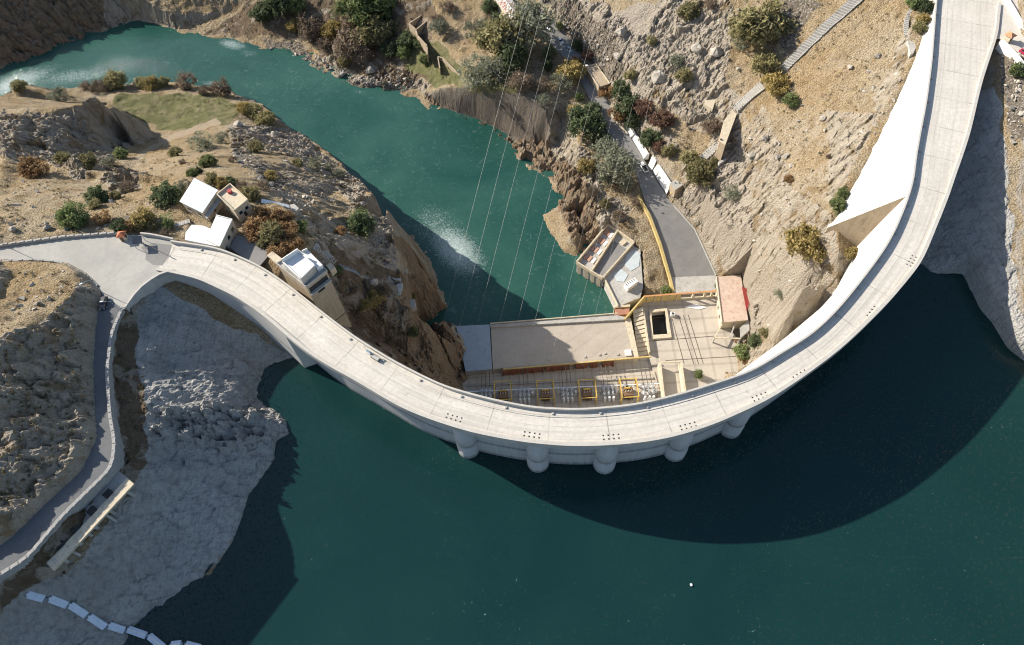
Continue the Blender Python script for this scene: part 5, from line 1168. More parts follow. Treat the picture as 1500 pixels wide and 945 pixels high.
def stone_hut():
    T = px([(981,269),(995.5,260),(1004,268.5),(989,279)], -65.5); c = U(992, 272, -70); e = empty('stone_hut', (c[0], c[1], -70), 'small flat topped stone hut at the lower end of the white wall', 'hut')
    MB().prism(T, -72, -65.5).build('wall', M_tan, e); MB().prism(T, -65.497, -65.3).build('roof', M_conc, e)
    for f_ in (.35, .6): q = np.array(T[0])*(1-f_)+np.array(T[2])*f_; MB().cyl((q[0], q[1], -65.297), .25, .25, .3, 10).build('vent_pipe', M_dark, e)
    on_edges(T, -70.5, M_yellow, e, 'door', 3, 1.0, 2.0, .06, (.5,))
stone_hut()
def shed():
    T = px([(857.5,99),(873,95),(893,123),(877,128)], -61.6); c = U(875, 112, -65); e = empty('roadside_shed', (c[0], c[1], -65), 'flat tan roofed shed beside the access road', 'shed')
    MB().prism(T, -67, -61.6).build('wall', M_tan, e); MB().prism(T, -61.597, -61.4).build('roof', M_tan, e)
    for a, b_ in ((0, 1), (1, 2), (3, 0)): MB().wall([(*T[a], -61.397), (*T[b_], -61.397)], .3, .5).build('parapet', M_cream, e)
    on_edges(T, -65, M_brown, e, 'door', 2, 1.1, 2.2, .05, (.4,))
    q = P3(859.5, 96.5, -61); MB().box((q.x, q.y, -61.3), 1.3, 1.0, .7).build('roof_tank', M_white, e)
shed()
def rust_shed():
    T = px([(721,-6),(744,-10),(770,28),(752,32)], -55); c = U(745, 10, -60); e = empty('rusty_shed', (c[0], c[1], -60), 'long shed with a patchy white and rust sheet roof at the top edge', 'shed')
    m, nt, b = mat('patchy_rust_roof'); t = NT(nt); pos = t.coord(); t.link(t.mix(t.ramp(t.noise(.5, 5, .7, pos, .5), [(.48, 0.), (.56, 1.)]), (.60, .56, .53), (.27, .12, .075)), b.inputs['Base Color']); b.inputs['Roughness'].default_value = .8
    MB().prism(T, -62, -55).build('wall', M_cream, e); A = [np.array(p) for p in T]; r0 = (A[0]+A[1])/2; r1 = (A[2]+A[3])/2
    MB().add([(*A[0], -55), (*A[1], -55), (*A[2], -55), (*A[3], -55), (*r0, -53.9), (*r1, -53.9)], [(0, 4, 5, 3), (1, 2, 5, 4), (0, 1, 4), (2, 3, 5), (3, 2, 1, 0)]).build('roof', m, e)
    on_edges(T, -60, M_glass, e, 'window', 1, 1.2, 1.2, .05, (.3, .55, .8))
rust_shed()
# ---- ruins on the river terrace
def ruin(label, T, zt, walls, zb, m, group):
    C = [np.array(p) for p in px(T, zt)]; c = sum(C)/len(C); e = empty('ruined_building', (*c, zb), label, 'ruin', group)
    for a, b_, h in walls: MB().wall([(*C[a], zb), (*C[b_], zb)], .55, zt-zb+h, 1.5).build('wall', m, e)
    return e
ruin('roofless ruin with two walled rooms on the green slope above the river', [(599,34),(624,18),(632,24),(609,43),(611,50),(625,65),(625,77),(613,58)], -66.8, [(0,1,0),(1,2,-.4),(2,3,-.2),(3,0,0),(3,4,-.3),(4,5,-.6),(5,6,-1.2)], -71.5, M_tan, 'ruins above the river')
ruin('roofless ruin with a long battered front wall nearest the dark river cliff', [(648,84),(675,111),(683,101),(676,72),(641,82),(644,98),(665,92)], -69.8, [(0,1,0),(1,2,-.6),(2,3,-1.0),(2,6,-.5),(4,0,-.3),(4,5,-.6)], -74, M_tan, 'ruins above the river')
# ---- stairway on the right hillside
def hill_stair(label, corners, n_, group, lift=.35):
    """flight drawn by its four photo corners (near-left, near-right, far-right, far-left): treads joined in one mesh with two edge strings"""
    h = [hit(*p) for p in corners]; e = empty('hillside_stairway', h[0], label, 'stairway', group); g = MB()
    for k in range(n_):
        f0, f1 = k/n_, (k+.9)/n_; q = [h[0].lerp(h[3], f0), h[1].lerp(h[2], f0), h[1].lerp(h[2], f1), h[0].lerp(h[3], f1)]; z = max(max(v.z for v in q), max(float(ground(v.x, v.y)) for v in q))+lift; zb = min(v.z for v in q)-1.5
        g.prism([(v.x, v.y) for v in q], zb, z)
    g.build('treads', M_conc, e)
    for a, b_ in ((h[0], h[3]), (h[1], h[2])):
        pts = [a.lerp(b_, f_) for f_ in np.linspace(0, 1, 8)]; pts = [(p.x, p.y, max(p.z, float(ground(p.x, p.y)))+lift+.05) for p in pts]; MB().wall(pts, .3, .3, 1.5).build('string_wall', M_conc, e)
    return e
G = 'flights of the hillside stairway'
hill_stair('long concrete stairway flight near the top edge of the hillside', [(1141,103),(1152,105),(1267,-2),(1250,-2)], 34, G)
hill_stair('middle concrete stairway flight ending at the tall pier', [(1074,159),(1080,165),(1121,131),(1113,122)], 15, G, .6)
hill_stair('lowest concrete stairway flight leading down to the olive bushes', [(1026,230),(1032,237),(1061,213),(1054,207)], 10, G)
def pier():
    g = hit(1066, 195).z; zt = g+5.0; T = px([(1074,159),(1080,165),(1062,213),(1054,207),(1060,178)], zt); c = U(1066, 190, g); e = empty('stair_pier', (c[0], c[1], g-3), 'tall pale masonry pier carrying the hillside stairway across a gully', 'pier')
    MB().prism(T, g-5, zt).build('shaft', M_tan, e); MB().prism(T, zt+.003, zt+.25).build('cap', M_cream, e)
    q = U(1056, 205.5, zt); MB().cyl((q[0], q[1], zt+.253), .4, .4, .4, 10).build('drain', M_dark, e)
pier()
block_on('hill_block', 'pale leaning concrete slab beside the stair pier', 'concrete block', 1044, 152, [(1031,152),(1049,120),(1055,126),(1044,160)], .9, M_cream)
block_on('low_wall', 'broken bit of low wall below the stairway', 'wall', 1060, 233, [(1052,237),(1065,230),(1066,232.5),(1054,240)], .9, M_conc)
block_on('hill_box', 'pale concrete box on the slope beside the right end of the dam', 'concrete block', 1332, 75, [(1329,59),(1345,62),(1338,78),(1334,79)], .9, M_conc)
# ---- right end: walls and kiosk
seg_wall('plaza_wall', 'white parapet wall along the far edge of the right plaza', [(1466,-12,.1),(1482,14,.1),(1500,45,.2),(1540,82,.3)], 1.3, .9, M_white)
seg_wall('plaza_wall', 'white parapet wall on the reservoir side of the right plaza road', [(1466,62,0),(1484,80,-.1),(1502,103,-.2),(1540,135,-.2)], 1.5, .9, M_white, 2.5)
def kiosk():
    c = P3(1475, 60, 0); e = empty('plaza_kiosk', c, 'small kiosk with an orange pyramid roof at the right plaza', 'kiosk'); MB().box((c.x, c.y, -.3), 2.0, 2.0, 2.7, .5).build('wall', M_cream, e)
    r = MB(); vs = [(c.x+a*1.5*math.cos(.5)-b_*1.5*math.sin(.5), c.y+a*1.5*math.sin(.5)+b_*1.5*math.cos(.5), 2.4) for a, b_ in ((-1, -1), (1, -1), (1, 1), (-1, 1))]+[(c.x, c.y, 3.3)]
    r.add(vs, [(3, 2, 1, 0), (0, 1, 4), (1, 2, 4), (2, 3, 4), (3, 0, 4)]).build('roof', weathered('orange_tile', (.55, .28, .15), (.48, .24, .13), 1., .8, None, .1), e); MB().box((c.x+.5, c.y-1.0, .8), .9, .08, .9, .5).build('window', M_glass, e)
kiosk()
# ---- small things on the crest and road
e = empty('service_cabinet', P3(549.5, 524, .16), 'dark grey cabinet standing on the crest walkway by the inner parapet', 'cabinet'); q = P3(550, 525, .2); i = on_crest(550, 525)[1]; rz = math.atan2(tang[i][1], tang[i][0])
MB().box((q.x, q.y, .165), 2.6, 1.0, .8, rz).build('casing', M_asphd, e); MB().box((q.x, q.y, .968), 2.7, 1.1, .06, rz).build('lid', M_conc, e)
e = empty('sensor_mast', P3(540, 517, .16), 'white and blue instrument box with thin mast on the inner parapet', 'instrument'); q = P3(540, 516, .9)
MB().box((q.x, q.y, .165), 1.7, .8, 1.2, rz).build('casing', M_white, e); MB().box((q.x, q.y, 1.368), 1.3, .6, .25, rz).build('panel', M_roofblue, e); MB().tube([(q.x-.5, q.y+.2, 1.37), (q.x-.5, q.y+.2, 4.0)], .06).build('mast', M_white, e)
def lamp(x, y, z, dx, dy, label, h=8.0):
    b_ = P3(x, y, z); e = empty('street_lamp', b_, label, 'street lamp', 'lamps along the lower road'); t_ = b_+Vector((0, 0, h)); d = Vector((dx, dy, 0)).normalized()
    MB().tube([b_-Vector((0, 0, .3)), b_+Vector((0, 0, h*.6)), t_], [.12, .09, .06], 8).build('pole', M_steel, e); MB().tube([t_, t_+d*1.0+Vector((0, 0, .3)), t_+d*2.2+Vector((0, 0, .35))], .05, 6).build('arm', M_steel, e); p = t_+d*2.5+Vector((0, 0, .3)); MB().box(p, .8, .35, .14, math.atan2(dy, dx)).build('lamp_head', M_porc, e)
lamp(121, 672, -6, 1, -.2, 'grey street lamp beside the shaded lower road bend'); lamp(149, 428, .2, -.5, -.3, 'grey street lamp at the junction kerb below the knoll', 6.0); lamp(176, 456, -.4, -1, 0, 'grey street lamp at the start of the stone road wall', 5.0); lamp(8, 360, .3, .2, -1, 'grey street lamp on the upper road near the left edge', 7.0)
tag(MB().bar(P3(1011.5, 855, ZR+.15), P3(1014, 858.5, ZR+.15), .55, .4).build('mooring_buoy', M_white, bevel=.1), 'tiny white buoy alone on the open reservoir', 'buoy')
# ---- transmission conductors from the yard up across the gorge
XS = [(663,-52),(688,-52),(713,-52),(745,-52),(771,-52),(796,-52),(833,-52),(858,-52),(882,-52)]
cl = ['leftmost','second from left','third from left','fourth from left','middle','sixth from left','seventh from left','second from right','rightmost']
M_wire = plain('aluminium_wire', (.32, .32, .31), .5, .6)
for (x, _), lb in zip(XS, cl):
    pts = []
    for k in range(25):
        f_ = k/24; y = lerp(572, -40, f_); xx = x+(420-y)*.25+((420-y)/460)**2*6; z = lerp(YZ+4.5, -8, f_)-20*f_*(1-f_)*1.1; pts.append(P3(xx, y, z))
    o = MB().tube(pts, .024, 5).build('power_cable', M_wire); tag(o, lb+' of the nine thin cables strung over the gorge', 'power cable', 'cables over the gorge')
# ------------------------------------------------------------------ vegetation
def leaf_mat(name, c1, c2, c3):
    m, nt, b = mat(name); t = NT(nt); info = t.n('ShaderNodeObjectInfo'); rnd = t.attr('leaf')
    col = t.mix(t.ramp(rnd, [(0., 0.), (1., 1.)]), c1, c2); col = t.mix(t.ramp(rnd, [(.80, 0.), (.92, .8)]), col, c3)
    hs = t.n('ShaderNodeHueSaturation'); t.link(t.math('ADD', t.math('MULTIPLY', info.outputs['Random'], .55), .85), hs.inputs['Value']); t.link(col, hs.inputs['Color'])
    t.link(hs.outputs[0], b.inputs['Base Color']); b.inputs['Roughness'].default_value = .75; b.inputs['Specular IOR Level'].default_value = .2
    tr = t.n('ShaderNodeBsdfTranslucent'); t.link(hs.outputs[0], tr.inputs[0]); mx = t.n('ShaderNodeMixShader'); mx.inputs[0].default_value = .35
    t.link(b.outputs[0], mx.inputs[1]); t.link(tr.outputs[0], mx.inputs[2]); t.link(mx.outputs[0], nt.nodes['Material Output'].inputs[0]); return m
LM = {'o': leaf_mat('olive_leaves', (0.180, 0.169, 0.081), (0.275, 0.242, 0.121), (0.370, 0.315, 0.162)), 'g': leaf_mat('green_leaves', (0.116, 0.149, 0.061), (0.188, 0.221, 0.089), (0.277, 0.282, 0.123)), 'd': leaf_mat('dark_green_leaves', (0.074, 0.095, 0.047), (0.122, 0.149, 0.073), (0.182, 0.198, 0.105)),
      's': leaf_mat('grey_green_leaves', (0.171, 0.182, 0.127), (0.243, 0.249, 0.177), (0.339, 0.317, 0.240)), 'y': leaf_mat('yellow_leaves', (0.285, 0.224, 0.087), (0.379, 0.291, 0.116), (0.240, 0.229, 0.097)), 'r': leaf_mat('rust_orange_leaves', (0.235, 0.142, 0.071), (0.318, 0.203, 0.099), (0.238, 0.189, 0.095)),
      'b': leaf_mat('brown_twigs', (0.155, 0.117, 0.084), (0.227, 0.178, 0.129), (0.311, 0.246, 0.180)), 'm': leaf_mat('maroon_leaves', (0.142, 0.081, 0.059), (0.201, 0.124, 0.086), (0.237, 0.161, 0.106))}
M_bark = weathered('bark', (.10, .075, .055), (.14, .11, .08), 2., .95, None, .4)
def crown_mesh(name, seed, shape='round', nclump=44, per=58, leaf=.075):
    r = np.random.default_rng(seed); vs = []; fs = []; val = []
    lob = r.normal(size=(7, 3)); lob /= np.linalg.norm(lob, axis=1)[:, None]; lw = r.uniform(-.28, .30, 7)
    for c in range(nclump):
        d = r.normal(size=3); d /= np.linalg.norm(d); d[2] = abs(d[2])*1.0-.18 if r.random() < .86 else d[2]*.5
        rad = (.62+.34*r.random())*(1+np.sum(lw*np.clip(lob@d, 0, 1)**2)) if r.random() < .8 else .45*r.random()
        if shape == 'tall': p = np.array([d[0]*.55*(1.15-.5*max(d[2], 0)), d[1]*.55*(1.15-.5*max(d[2], 0)), d[2]*1.5+.75])*rad
        elif shape == 'spiky': p = np.array([d[0]*.6, d[1]*.6, d[2]*1.0+.3])*rad
        else: p = np.array([d[0], d[1], d[2]*.78+.42])*rad
        cr = r.uniform(.16, .30); cv = r.random()*.6
        for k in range(per):
            q = p+r.normal(size=3)*cr*.55; u = r.normal(size=3); u /= np.linalg.norm(u); w_ = np.cross(u, r.normal(size=3)); w_ /= np.linalg.norm(w_); s_ = leaf*r.uniform(.6, 1.35)
            if q[2] < -.05: q[2] = abs(q[2])*.5
            o = len(vs); vs += [q-u*s_-w_*s_*.45, q+u*s_-w_*s_*.3, q+u*s_*.9+w_*s_*.4, q-u*s_+w_*s_*.45]; fs.append((o, o+1, o+2, o+3)); val.append(min(1, cv+r.random()*.42))
    me = bpy.data.meshes.new(name); me.from_pydata([tuple(v) for v in vs], [], fs); at = me.attributes.new('leaf', 'FLOAT', 'FACE'); at.data.foreach_set('value', np.array(val, np.float32)); return me
def trunk_mesh(name, seed):
    r = random.Random(seed); g = MB(); top = Vector((r.uniform(-.1, .1), r.uniform(-.1, .1), .55)); g.tube([(0, 0, -.35), (.02, .01, .2), top], [.085, .06, .035], 7)
    for k in range(6):
        a = k*1.05+r.random()*.6; b_ = Vector((.02, .01, .12+.06*k)); q = b_+Vector((math.cos(a)*.32, math.sin(a)*.32, .26)); g.tube([b_, q, q+Vector((math.cos(a)*.2, math.sin(a)*.2, .16))], [.035, .02, .01], 5)
    return g.mesh(name, M_bark, True)
PROT = {}
for k in LM:
    for sh, sd in (('round', 1), ('round', 2), ('tall', 3), ('spiky', 4)):
        sparse = k in 'bs'
        me = crown_mesh('crown', sd*13+ord(k), sh, 40 if sparse else 54, 46 if sparse else 60, .055 if sparse else .075); me.materials.append(LM[k]); PROT[(k, sh, sd)] = me
TRUNKS = [trunk_mesh('trunk', s_) for s_ in range(4)]
def plant(x, y, r, kind, label, shape='round', group=None, flat_=1.0, z=None):
    """a plant whose crown centre is seen at photo (x, y) with radius r pixels"""
    g = hit(x, y+r*.45) if z is None else P3(x, y+r*.45, z); dist = math.sqrt(g.x**2+g.y**2+(H-g.z)**2); s_ = r*dist/F*(1.14 if r < 14.5 else 1.28)
    tree = s_ > 2.6; cat = 'tree' if tree else 'bush'
    e = empty('tree' if tree else 'bush', g, label, cat, group); sd = random.choice((1, 2)) if shape == 'round' else (3 if shape == 'tall' else 4)
    c = link('crown', PROT[(kind, shape, sd)]); c.parent = e; c.rotation_euler = (0, 0, random.uniform(0, 6.28)); zs = s_*random.uniform(.85, 1.1)*flat_; c.scale = (s_*random.uniform(.92, 1.1), s_*random.uniform(.92, 1.1), zs); c.location = (0, 0, .12*s_)
    t_ = link('trunk', random.choice(TRUNKS)); t_.parent = e; t_.scale = (s_, s_, zs); t_.rotation_euler = (0, 0, random.uniform(0, 6.28))
PL = '''173,122,14,o,olive bush on the river side of the green terrace, largest there
146,128,10,b,bare brown bush left of the olive bush by the green terrace
128,126,8,b,small bare brown bush at the river rim near the left hill
88,142,12,s,grey green bush on the sunny rim of the left hill by the river
32,127,8,o,small olive bush at the very tip of the left hill by the rapids
225,124,10,y,yellowing bush on the river bank of the green terrace
210,123,8,o,small olive bush beside the yellowing one on the terrace bank
241,122,8,o,olive bush right of the yellowing one on the terrace bank
277,122,13,b,bare greyish brown bush in the middle of the terrace bank
328,131,13,b,bare greyish brown bush at the river bend of the terrace
300,133,8,b,low brown bush between two bare bushes on the terrace bank
358,159,8,y,small bright yellow bush at the end of the green terrace
372,163,11,o,dark olive bush beside the small yellow one
391,174,13,o,olive bush nearest the river at the white rocks
375,216,11,o,dark olive bush with a long shadow below the white rocks
300,209,14,s,large grey green bush above the dirt track
325,205,9,s,smaller grey green bush right of the one above the track
258,224,9,o,olive bush beside the lower dirt track
308,237,9,g,green bush on the dry slope above the white roofed house
268,237,5,b,tiny brown bush on the dry slope by the track
342,235,6,b,small brown bush on the dry slope above the houses
179,227,7,g,small dark bush in the shade below the rocky hill
96,233,10,o,olive bush left of the shaded outcrop
54,249,13,r,rust coloured round bush in the shade of the rocky hill
134,238,11,o,olive bush behind the small outcrop
163,240,10,s,grey green bush right of the small outcrop
148,288,13,d,dark bush in the shade of the lower outcrop
140,300,8,o,olive bush at the foot of the lower outcrop
172,287,7,o,pale olive bush right of the lower outcrop
190,275,9,b,brown bush on the shaded side of the lower outcrop
113,318,15,g,green bush alone on the dry slope above the junction road
153,320,8,r,orange bush on the dry slope above the junction road
178,332,9,d,dark green bush behind the guard booth
188,333,8,r,orange bush just behind the guard booth
212,321,14,y,yellow green bush above the checkpoint shelter
226,330,8,o,small olive bush right of the yellow green one
248,329,7,g,bright green strip of bush by the garden steps
250,287,16,d,round dark green tree beside the white sheet roof
268,273,9,s,grey green bush behind the dark tree at the white roof
242,341,8,b,brown bush below the garden steps
292,251,7,d,small dark conifer above the white roof,spiky
283,254,7,g,green bush left of the small conifer
312,262,9,o,olive bush between the conifer and the cream house
325,267,8,y,yellowish bush above the cream house
338,268,9,d,dark bush behind the cream house
370,284,13,o,orange olive bush beside the cream house
385,272,10,b,brown bush uphill of the cream house
356,272,9,b,brown bush between cream house and gravel slope
324,294,5,y,small yellow bush between the two houses
397,257,8,y,yellow olive bush on the gravel slope
378,338,14,r,orange tree at the lower left of the autumn grove
393,317,13,r,orange tree at the upper left of the autumn grove
416,320,13,r,bright orange tree at the top of the autumn grove
402,342,15,o,olive brown tree at the heart of the autumn grove
425,338,13,r,orange tree on the right side of the autumn grove
410,362,13,r,orange tree at the bottom of the autumn grove
432,358,11,r,rust tree at the lower right of the autumn grove
443,330,9,g,green bush at the right edge of the autumn grove
390,357,9,o,olive bush at the yard edge of the autumn grove
437,240,8,o,olive bush on the dry ridge toward the river
464,240,10,s,grey green bush on the river rim of the promontory
497,254,9,s,grey bush on the cliff edge of the promontory
482,246,7,s,small grey bush between two others on the promontory rim
530,329,17,d,large dark green tree on the promontory cliff
530,312,8,g,small green bush above the large cliff tree
500,340,8,r,orange brown bush left of the large cliff tree
497,397,6,g,small green bush beside the tower
550,436,12,y,golden bush on the dark cliff, right of two
535,447,9,y,golden bush on the dark cliff, left of two
564,423,9,b,brown bush above the golden cliff bushes
606,487,8,g,green bush clinging to the brown tailrace cliff
520,425,7,b,brown bush in the shade of the tower steps
605,435,6,o,olive tuft beside the white block on the knoll
435,12,11,g,yellow green tree at the top edge on the far bank
412,8,15,d,dark tree at the top edge in the shade of the far bank
388,22,12,d,dark bush in the far bank shade by the river
432,38,9,y,yellow bush at the edge of the far bank shade
455,45,17,b,bare brown thicket on the far bank beside the yellow bush
487,46,12,y,yellow green bush in the far bank thicket
478,64,11,b,brown bush low on the far bank above the stones
515,62,25,b,large bare thicket in the middle of the far bank
540,18,30,g,big green tree at the top edge on the far bank
562,8,18,g,green tree right of the big one at the top edge
520,33,14,b,bare tree left of the big green tree
552,52,20,o,olive thicket below the big green tree
535,80,12,b,brown bush above the stony river shore
505,90,9,o,olive bush on the stony river shore
575,75,12,d,dark bush near the stony point
598,62,11,d,dark green bush in front of the upper ruin
593,79,9,g,bright green bush left of the lower ruin
617,64,8,d,dark green bush against the upper ruin wall
622,88,7,g,small green bush between the two ruins
645,42,13,s,grey green bush right of the upper ruin
640,28,8,b,brown bush above the upper ruin
655,12,9,b,brown bush at the top edge above the ruins
705,50,16,s,grey olive bush alone on the dry slope left of the road
695,110,20,s,wide grey bush on the brow of the dark river cliff
725,105,18,s,wide grey green bush on the cliff brow under the trees
718,10,11,d,dark green tree left of the rusty shed
730,29,12,d,dark conifer below the rusty shed,spiky
740,62,30,o,big yellowish olive tree on the river side of the parked cars
772,44,33,s,big grey olive tree beside the parked cars
752,88,18,d,dark tree below the big olive tree
763,122,17,b,brown leafy tree at the cliff edge
792,125,13,b,reddish brown bush at the cliff edge under the cables
806,84,10,d,tall slim conifer beside the car park,tall
803,100,8,d,slim conifer below the tall one,tall
823,122,12,s,grey green tree by the yellow tree
835,107,15,y,yellow tree beside the shed
843,92,8,r,orange brown bush above the yellow tree
820,40,6,g,small green bush between the parked cars
846,68,9,d,dark bush behind the parked cars
862,80,9,m,maroon bush below the red rock fall
795,146,9,s,grey tuft on the cliff brow
842,163,9,y,bright yellow bush beside the dark blue tree
856,178,20,d,dark bluish tree above the cliff on the road side
868,160,9,d,dark tree top beside the road
848,142,6,g,bright green shrub by the road kerb
888,136,9,r,brown orange tree below the shed
910,133,12,d,dark green tree above the road, uphill one
922,158,17,d,dark green tree above the road, middle one
906,167,11,r,orange tree beside the road
924,182,9,d,dark green tree behind the short white wall
945,160,12,m,dark maroon bush on the slope above the white wall
968,175,14,m,brown maroon bush right of the dark trees
952,204,14,d,dark green tree above the white retaining wall
967,215,10,m,maroon bush beside the dark tree at the white wall
980,222,10,o,olive bush above the stone hut
880,205,10,d,dark green tree between road and cliff
885,222,18,s,grey green tree between road and cliff
905,243,25,s,large grey green tree opposite the pickup
890,262,12,s,grey green bush below the large one opposite the pickup
918,268,12,s,grey bush at the road edge below the pickup
858,243,11,y,yellow green bush on the cliff under the grey trees
900,228,9,d,dark bush at the road edge opposite the white wall
865,282,9,b,brown bush on the cliff above the roofless building
887,298,8,o,olive bush on the pale rock above the roofless building
905,315,10,b,brown bush behind the roofless building
930,295,9,b,brown bush beside the yellow kerb wall
976,425,6,g,green bush in the corner of the yellow kerb wall
1024,256,18,o,large olive bush right of the stone hut
1010,232,12,o,olive bush at the foot of the lowest stair flight
1046,237,6,o,small olive bush below the lowest stair flight
1070,285,11,s,grey bush on the slope below the stairs
1040,183,14,b,bare brown bush left of the stair pier
990,91,11,s,grey olive bush on the rocky upper hillside
1000,113,10,o,olive bush below the grey one on the rocky upper hillside
924,110,9,o,olive bush left of the big grey boulder
955,60,7,o,small olive bush on the rock steps of the upper hillside
1008,19,14,o,olive bush near the top edge of the rocky hillside
1040,8,8,b,brown bush at the top edge of the hillside
1111,42,30,o,largest round olive tree on the right hillside
1118,95,18,o,olive bush beside the upper stair flight
1082,66,10,s,grey green bush left of the largest olive tree
1135,125,15,y,yellow olive bush between two stair flights
1156,148,9,g,small green bush below the yellow olive one
1178,355,21,y,yellow green round tree on the slope before the thrust block
1245,371,9,y,yellow green bush touching the white dam face
1158,370,5,o,small olive tuft left of the yellow green tree
1140,432,8,s,grey tuft on the pale rock near the dam foot
1226,300,8,g,green strip of bush at the thrust block corner
1232,284,6,g,small green bush along the dam face above the thrust block
1335,6,8,g,green bush at the top of the curved stone steps
1353,12,8,d,dark bush touching the dam near the top edge
1350,29,7,y,bright yellow bush beside the curved steps
1345,41,8,o,olive bush beside the curved steps
1486,106,8,g,green bush on the rubble below the right plaza wall
1086,515,11,g,green bush at the dam foot corner of the deck
1106,500,10,d,dark bush at the dam foot on the hillside
1120,488,8,o,olive bush on the rock above the dam foot
1090,528,6,r,orange tuft beside the green bush at the dam foot
1155,262,6,r,small rust bush in the middle of the dry slope
1075,500,5,r,rust tuft at the hall porch
1290,230,7,o,low olive tuft near the white dam face
1213,230,4,b,tiny brown tuft on the dry slope'''
for ln in PL.split('\n'):
    q = ln.split(',', 4); x, y, r = map(float, q[:3]); rest = q[4]; shape = 'round'
    for s_ in ('tall', 'spiky'):
        if rest.endswith(','+s_): rest = rest[:-len(s_)-1]; shape = s_
    plant(x, y, r, q[3], rest, shape)
plant(1022, 549, 7, 'g', 'tall green shrub growing on the deck beside the fire wall', 'tall', z=ZD)
# ---- loose boulders one can tell apart
M_rock = weathered('boulder_rock', (.40, .365, .31), (.30, .27, .225), .5, .95, (.20, .175, .145), .5)
def boulder(x, y, r, label, seed):
    g = hit(x, y); dist = (g-Vector((0, 0, H))).length; s_ = r*dist/F; rr = random.Random(seed); bm = bmesh.new()
    for k in range(26):
        v = Vector((rr.gauss(0, 1), rr.gauss(0, 1), rr.gauss(0, 1))).normalized(); bm.verts.new((v.x*s_*rr.uniform(.75, 1.15), v.y*s_*rr.uniform(.7, 1.1), v.z*s_*rr.uniform(.55, .95)))
    bmesh.ops.convex_hull(bm, input=bm.verts); bmesh.ops.delete(bm, geom=[v for v in bm.verts if not v.link_faces], context='VERTS')
    bmesh.ops.subdivide_edges(bm, edges=bm.edges[:], cuts=2, use_grid_fill=True)
    for v in bm.verts: v.co += v.co.normalized()*s_*.10*(vnoise(np.array(v.co.x/s_*3+seed), np.array(v.co.y/s_*3+v.co.z/s_*2), seed)-.5)*2
    me = bpy.data.meshes.new('boulder'); bm.to_mesh(me); bm.free(); me.materials.append(M_rock); o = link('boulder', me); o.location = g+Vector((0, 0, s_*.25)); tag(o, label, 'boulder', 'boulders on the slopes')
BD = [(966,117,12,'big angular grey boulder above the dark trees'),(1020,75,9,'pale boulder on the rocky upper hillside'),(1048,80,10,'rounded grey boulder right of the pale one'),(910,50,8,'light boulder at the top of the bare rock patch'),(905,85,7,'dark sided boulder in the rock fall'),(1190,345,5,'small white boulder by the yellow green tree'),(1285,85,5,'pale boulder on the slope near the curved steps'),(1245,100,4,'small white boulder on the upper dry slope'),(1205,175,5,'pale boulder in the middle of the dry slope'),(1150,230,6,'grey boulder below the green bush of the stairway'),(1060,238,4,'white stone beside the broken low wall'),(940,450,3,'stone at the corner of the river terrace'),
      (543,105,6,'block of stone on the river shore'),(350,184,7,'white rock at the end of the green terrace'),(405,200,7,'white rock on the river rim of the promontory'),(530,300,5,'pale block on the promontory edge'),(548,415,7,'grey boulder on the knoll above the tailrace'),(595,405,6,'pale boulder at the lip of the tailrace cliff'),(70,335,5,'small rock on the dry slope above the road'),(20,338,5,'pair of rocks at the left edge of the dry slope'),(1300,190,4,'white stone near the white dam face'),(1100,230,7,'grey boulder right of the stair pier'),(1120,205,6,'light boulder below the middle stair flight')]
for k, b_ in enumerate(BD): boulder(*b_, k+3)
# ---- rubble nobody could count
g = MB(); r = np.random.default_rng(5); cnt = 0
for zone, num in (([(1090,150),(1230,130),(1330,60),(1300,200),(1220,300),(1120,330),(1080,250)], 190), ([(790,0),(900,60),(920,110),(870,90)], 160), ([(960,0),(1100,0),(1090,110),(1000,120)], 90), ([(390,70),(470,100),(540,128),(610,128),(600,110),(520,110),(450,80)], 330), ([(340,215),(470,300),(440,310),(335,235)], 140), ([(0,260),(250,300),(200,335),(0,345)], 90), ([(1462,75),(1500,75),(1500,220),(1478,220)], 120), ([(1070,320),(1200,330),(1200,450),(1100,500)], 60), ([(290,220),(480,235),(540,300),(440,300)], 70), ([(10,395),(100,395),(90,440),(20,470)], 60)):
    xs = [p[0] for p in zone]; ys = [p[1] for p in zone]; k = 0; tries = 0
    while k < num and tries < 6000:
        tries += 1; x, y = r.uniform(min(xs), max(xs)), r.uniform(min(ys), max(ys))
        if not inpoly(np.array([x]), np.array([y]), zone)[0]: continue
        h_ = hit(x, y); k += 1
        if h_.z < -84.6 and h_.z > -99 and r.random() < .6: continue
        s_ = .22+.5*r.random()**3*2.0; pts = [(h_.x+s_*r.normal()*.55, h_.y+s_*r.normal()*.55, h_.z+s_*(r.normal()*.4+.1)) for _ in range(9)]
        bm = bmesh.new(); [bm.verts.new(p) for p in pts]; bmesh.ops.convex_hull(bm, input=bm.verts); bm.verts.ensure_lookup_table(); ix = {v: i for i, v in enumerate(bm.verts)}
        g.add([tuple(v.co) for v in bm.verts], [tuple(ix[v] for v in f.verts) for f in bm.faces]); bm.free()
M_rub = weathered('rubble_stone', (.46, .42, .36), (.36, .325, .27), .7, .95, (.25, .22, .18), .3)
o = g.build('rubble', M_rub); o['kind'] = 'stuff'; o['label'] = 'loose pale stones scattered over the dry slopes and shore'; o['category'] = 'rubble'

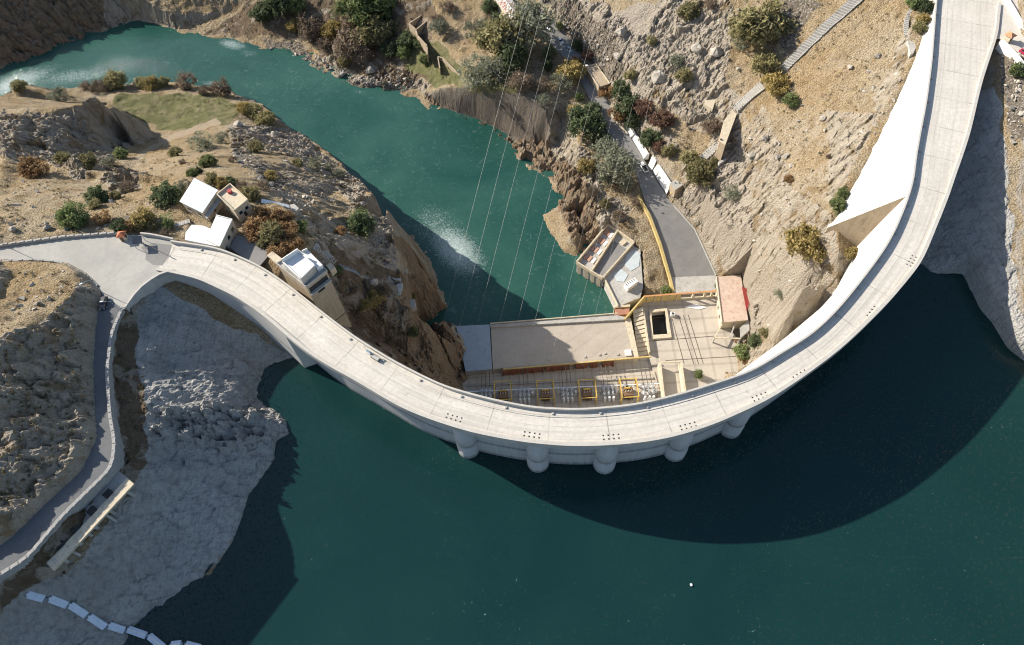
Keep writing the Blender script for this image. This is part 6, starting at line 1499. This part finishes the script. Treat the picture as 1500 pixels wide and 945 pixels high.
# ---- dry scrub nobody could count
vs = []; fs = []; r = np.random.default_rng(9)
for zone, num in (([(640,100),(720,20),(790,60),(850,130),(880,200),(940,300),(930,350),(870,310),(830,190),(760,140),(650,125)], 330), ([(880,130),(920,120),(1010,200),(1040,260),(985,250),(930,190)], 130), ([(380,0),(640,0),(600,60),(560,110),(440,60)], 260), ([(940,0),(1360,0),(1220,300),(1120,460),(1060,330),(990,200)], 420), ([(0,220),(250,200),(480,240),(540,310),(330,240),(240,330),(0,350)], 330), ([(400,290),(540,310),(600,420),(590,500),(520,460),(460,370)], 200), ([(0,400),(100,395),(135,520),(140,640),(40,740),(0,760)], 240), ([(165,470),(210,480),(215,600),(200,690),(100,800),(20,850),(150,700),(172,620)], 120), ([(0,0),(380,0),(380,60),(150,40),(0,90)], 160), ([(100,130),(360,140),(370,160),(180,140)], 60)):
    xs = [p[0] for p in zone]; ys = [p[1] for p in zone]; k = 0; tries = 0
    while k < num and tries < 5000:
        tries += 1; x, y = r.uniform(min(xs), max(xs)), r.uniform(min(ys), max(ys))
        if not inpoly(np.array([x]), np.array([y]), zone)[0] or vnoise(np.array(x/22.), np.array(y/22.), 77) < .38: continue
        h_ = hit(x, y); k += 1; s_ = .35+.75*r.random()**2
        if h_.z < -84.5 or road_m[np.searchsorted(GY, h_.y)-1, np.searchsorted(GX, h_.x)-1] > .3: continue
        for j in range(34):
            q = np.array([h_.x, h_.y, h_.z+s_*.25])+r.normal(size=3)*s_*np.array([.55, .55, .32]); u = r.normal(size=3); u /= np.linalg.norm(u); w_ = np.cross(u, r.normal(size=3)); w_ /= np.linalg.norm(w_); l_ = .16*r.uniform(.6, 1.5)
            o = len(vs); vs += [q-u*l_, q+w_*l_*.5, q+u*l_, q-w_*l_*.5]; fs.append((o, o+1, o+2, o+3))
me = bpy.data.meshes.new('scrub'); me.from_pydata([tuple(v) for v in vs], [], fs); at = me.attributes.new('leaf', 'FLOAT', 'FACE'); at.data.foreach_set('value', r.random(len(fs)).astype(np.float32))
me.materials.append(leaf_mat('dry_scrub', (.10, .085, .045), (.17, .135, .07), (.24, .19, .10))); o = link('scrub', me); o['kind'] = 'stuff'; o['label'] = 'low dry scrub tufts dotted over the slopes and banks'; o['category'] = 'scrub'
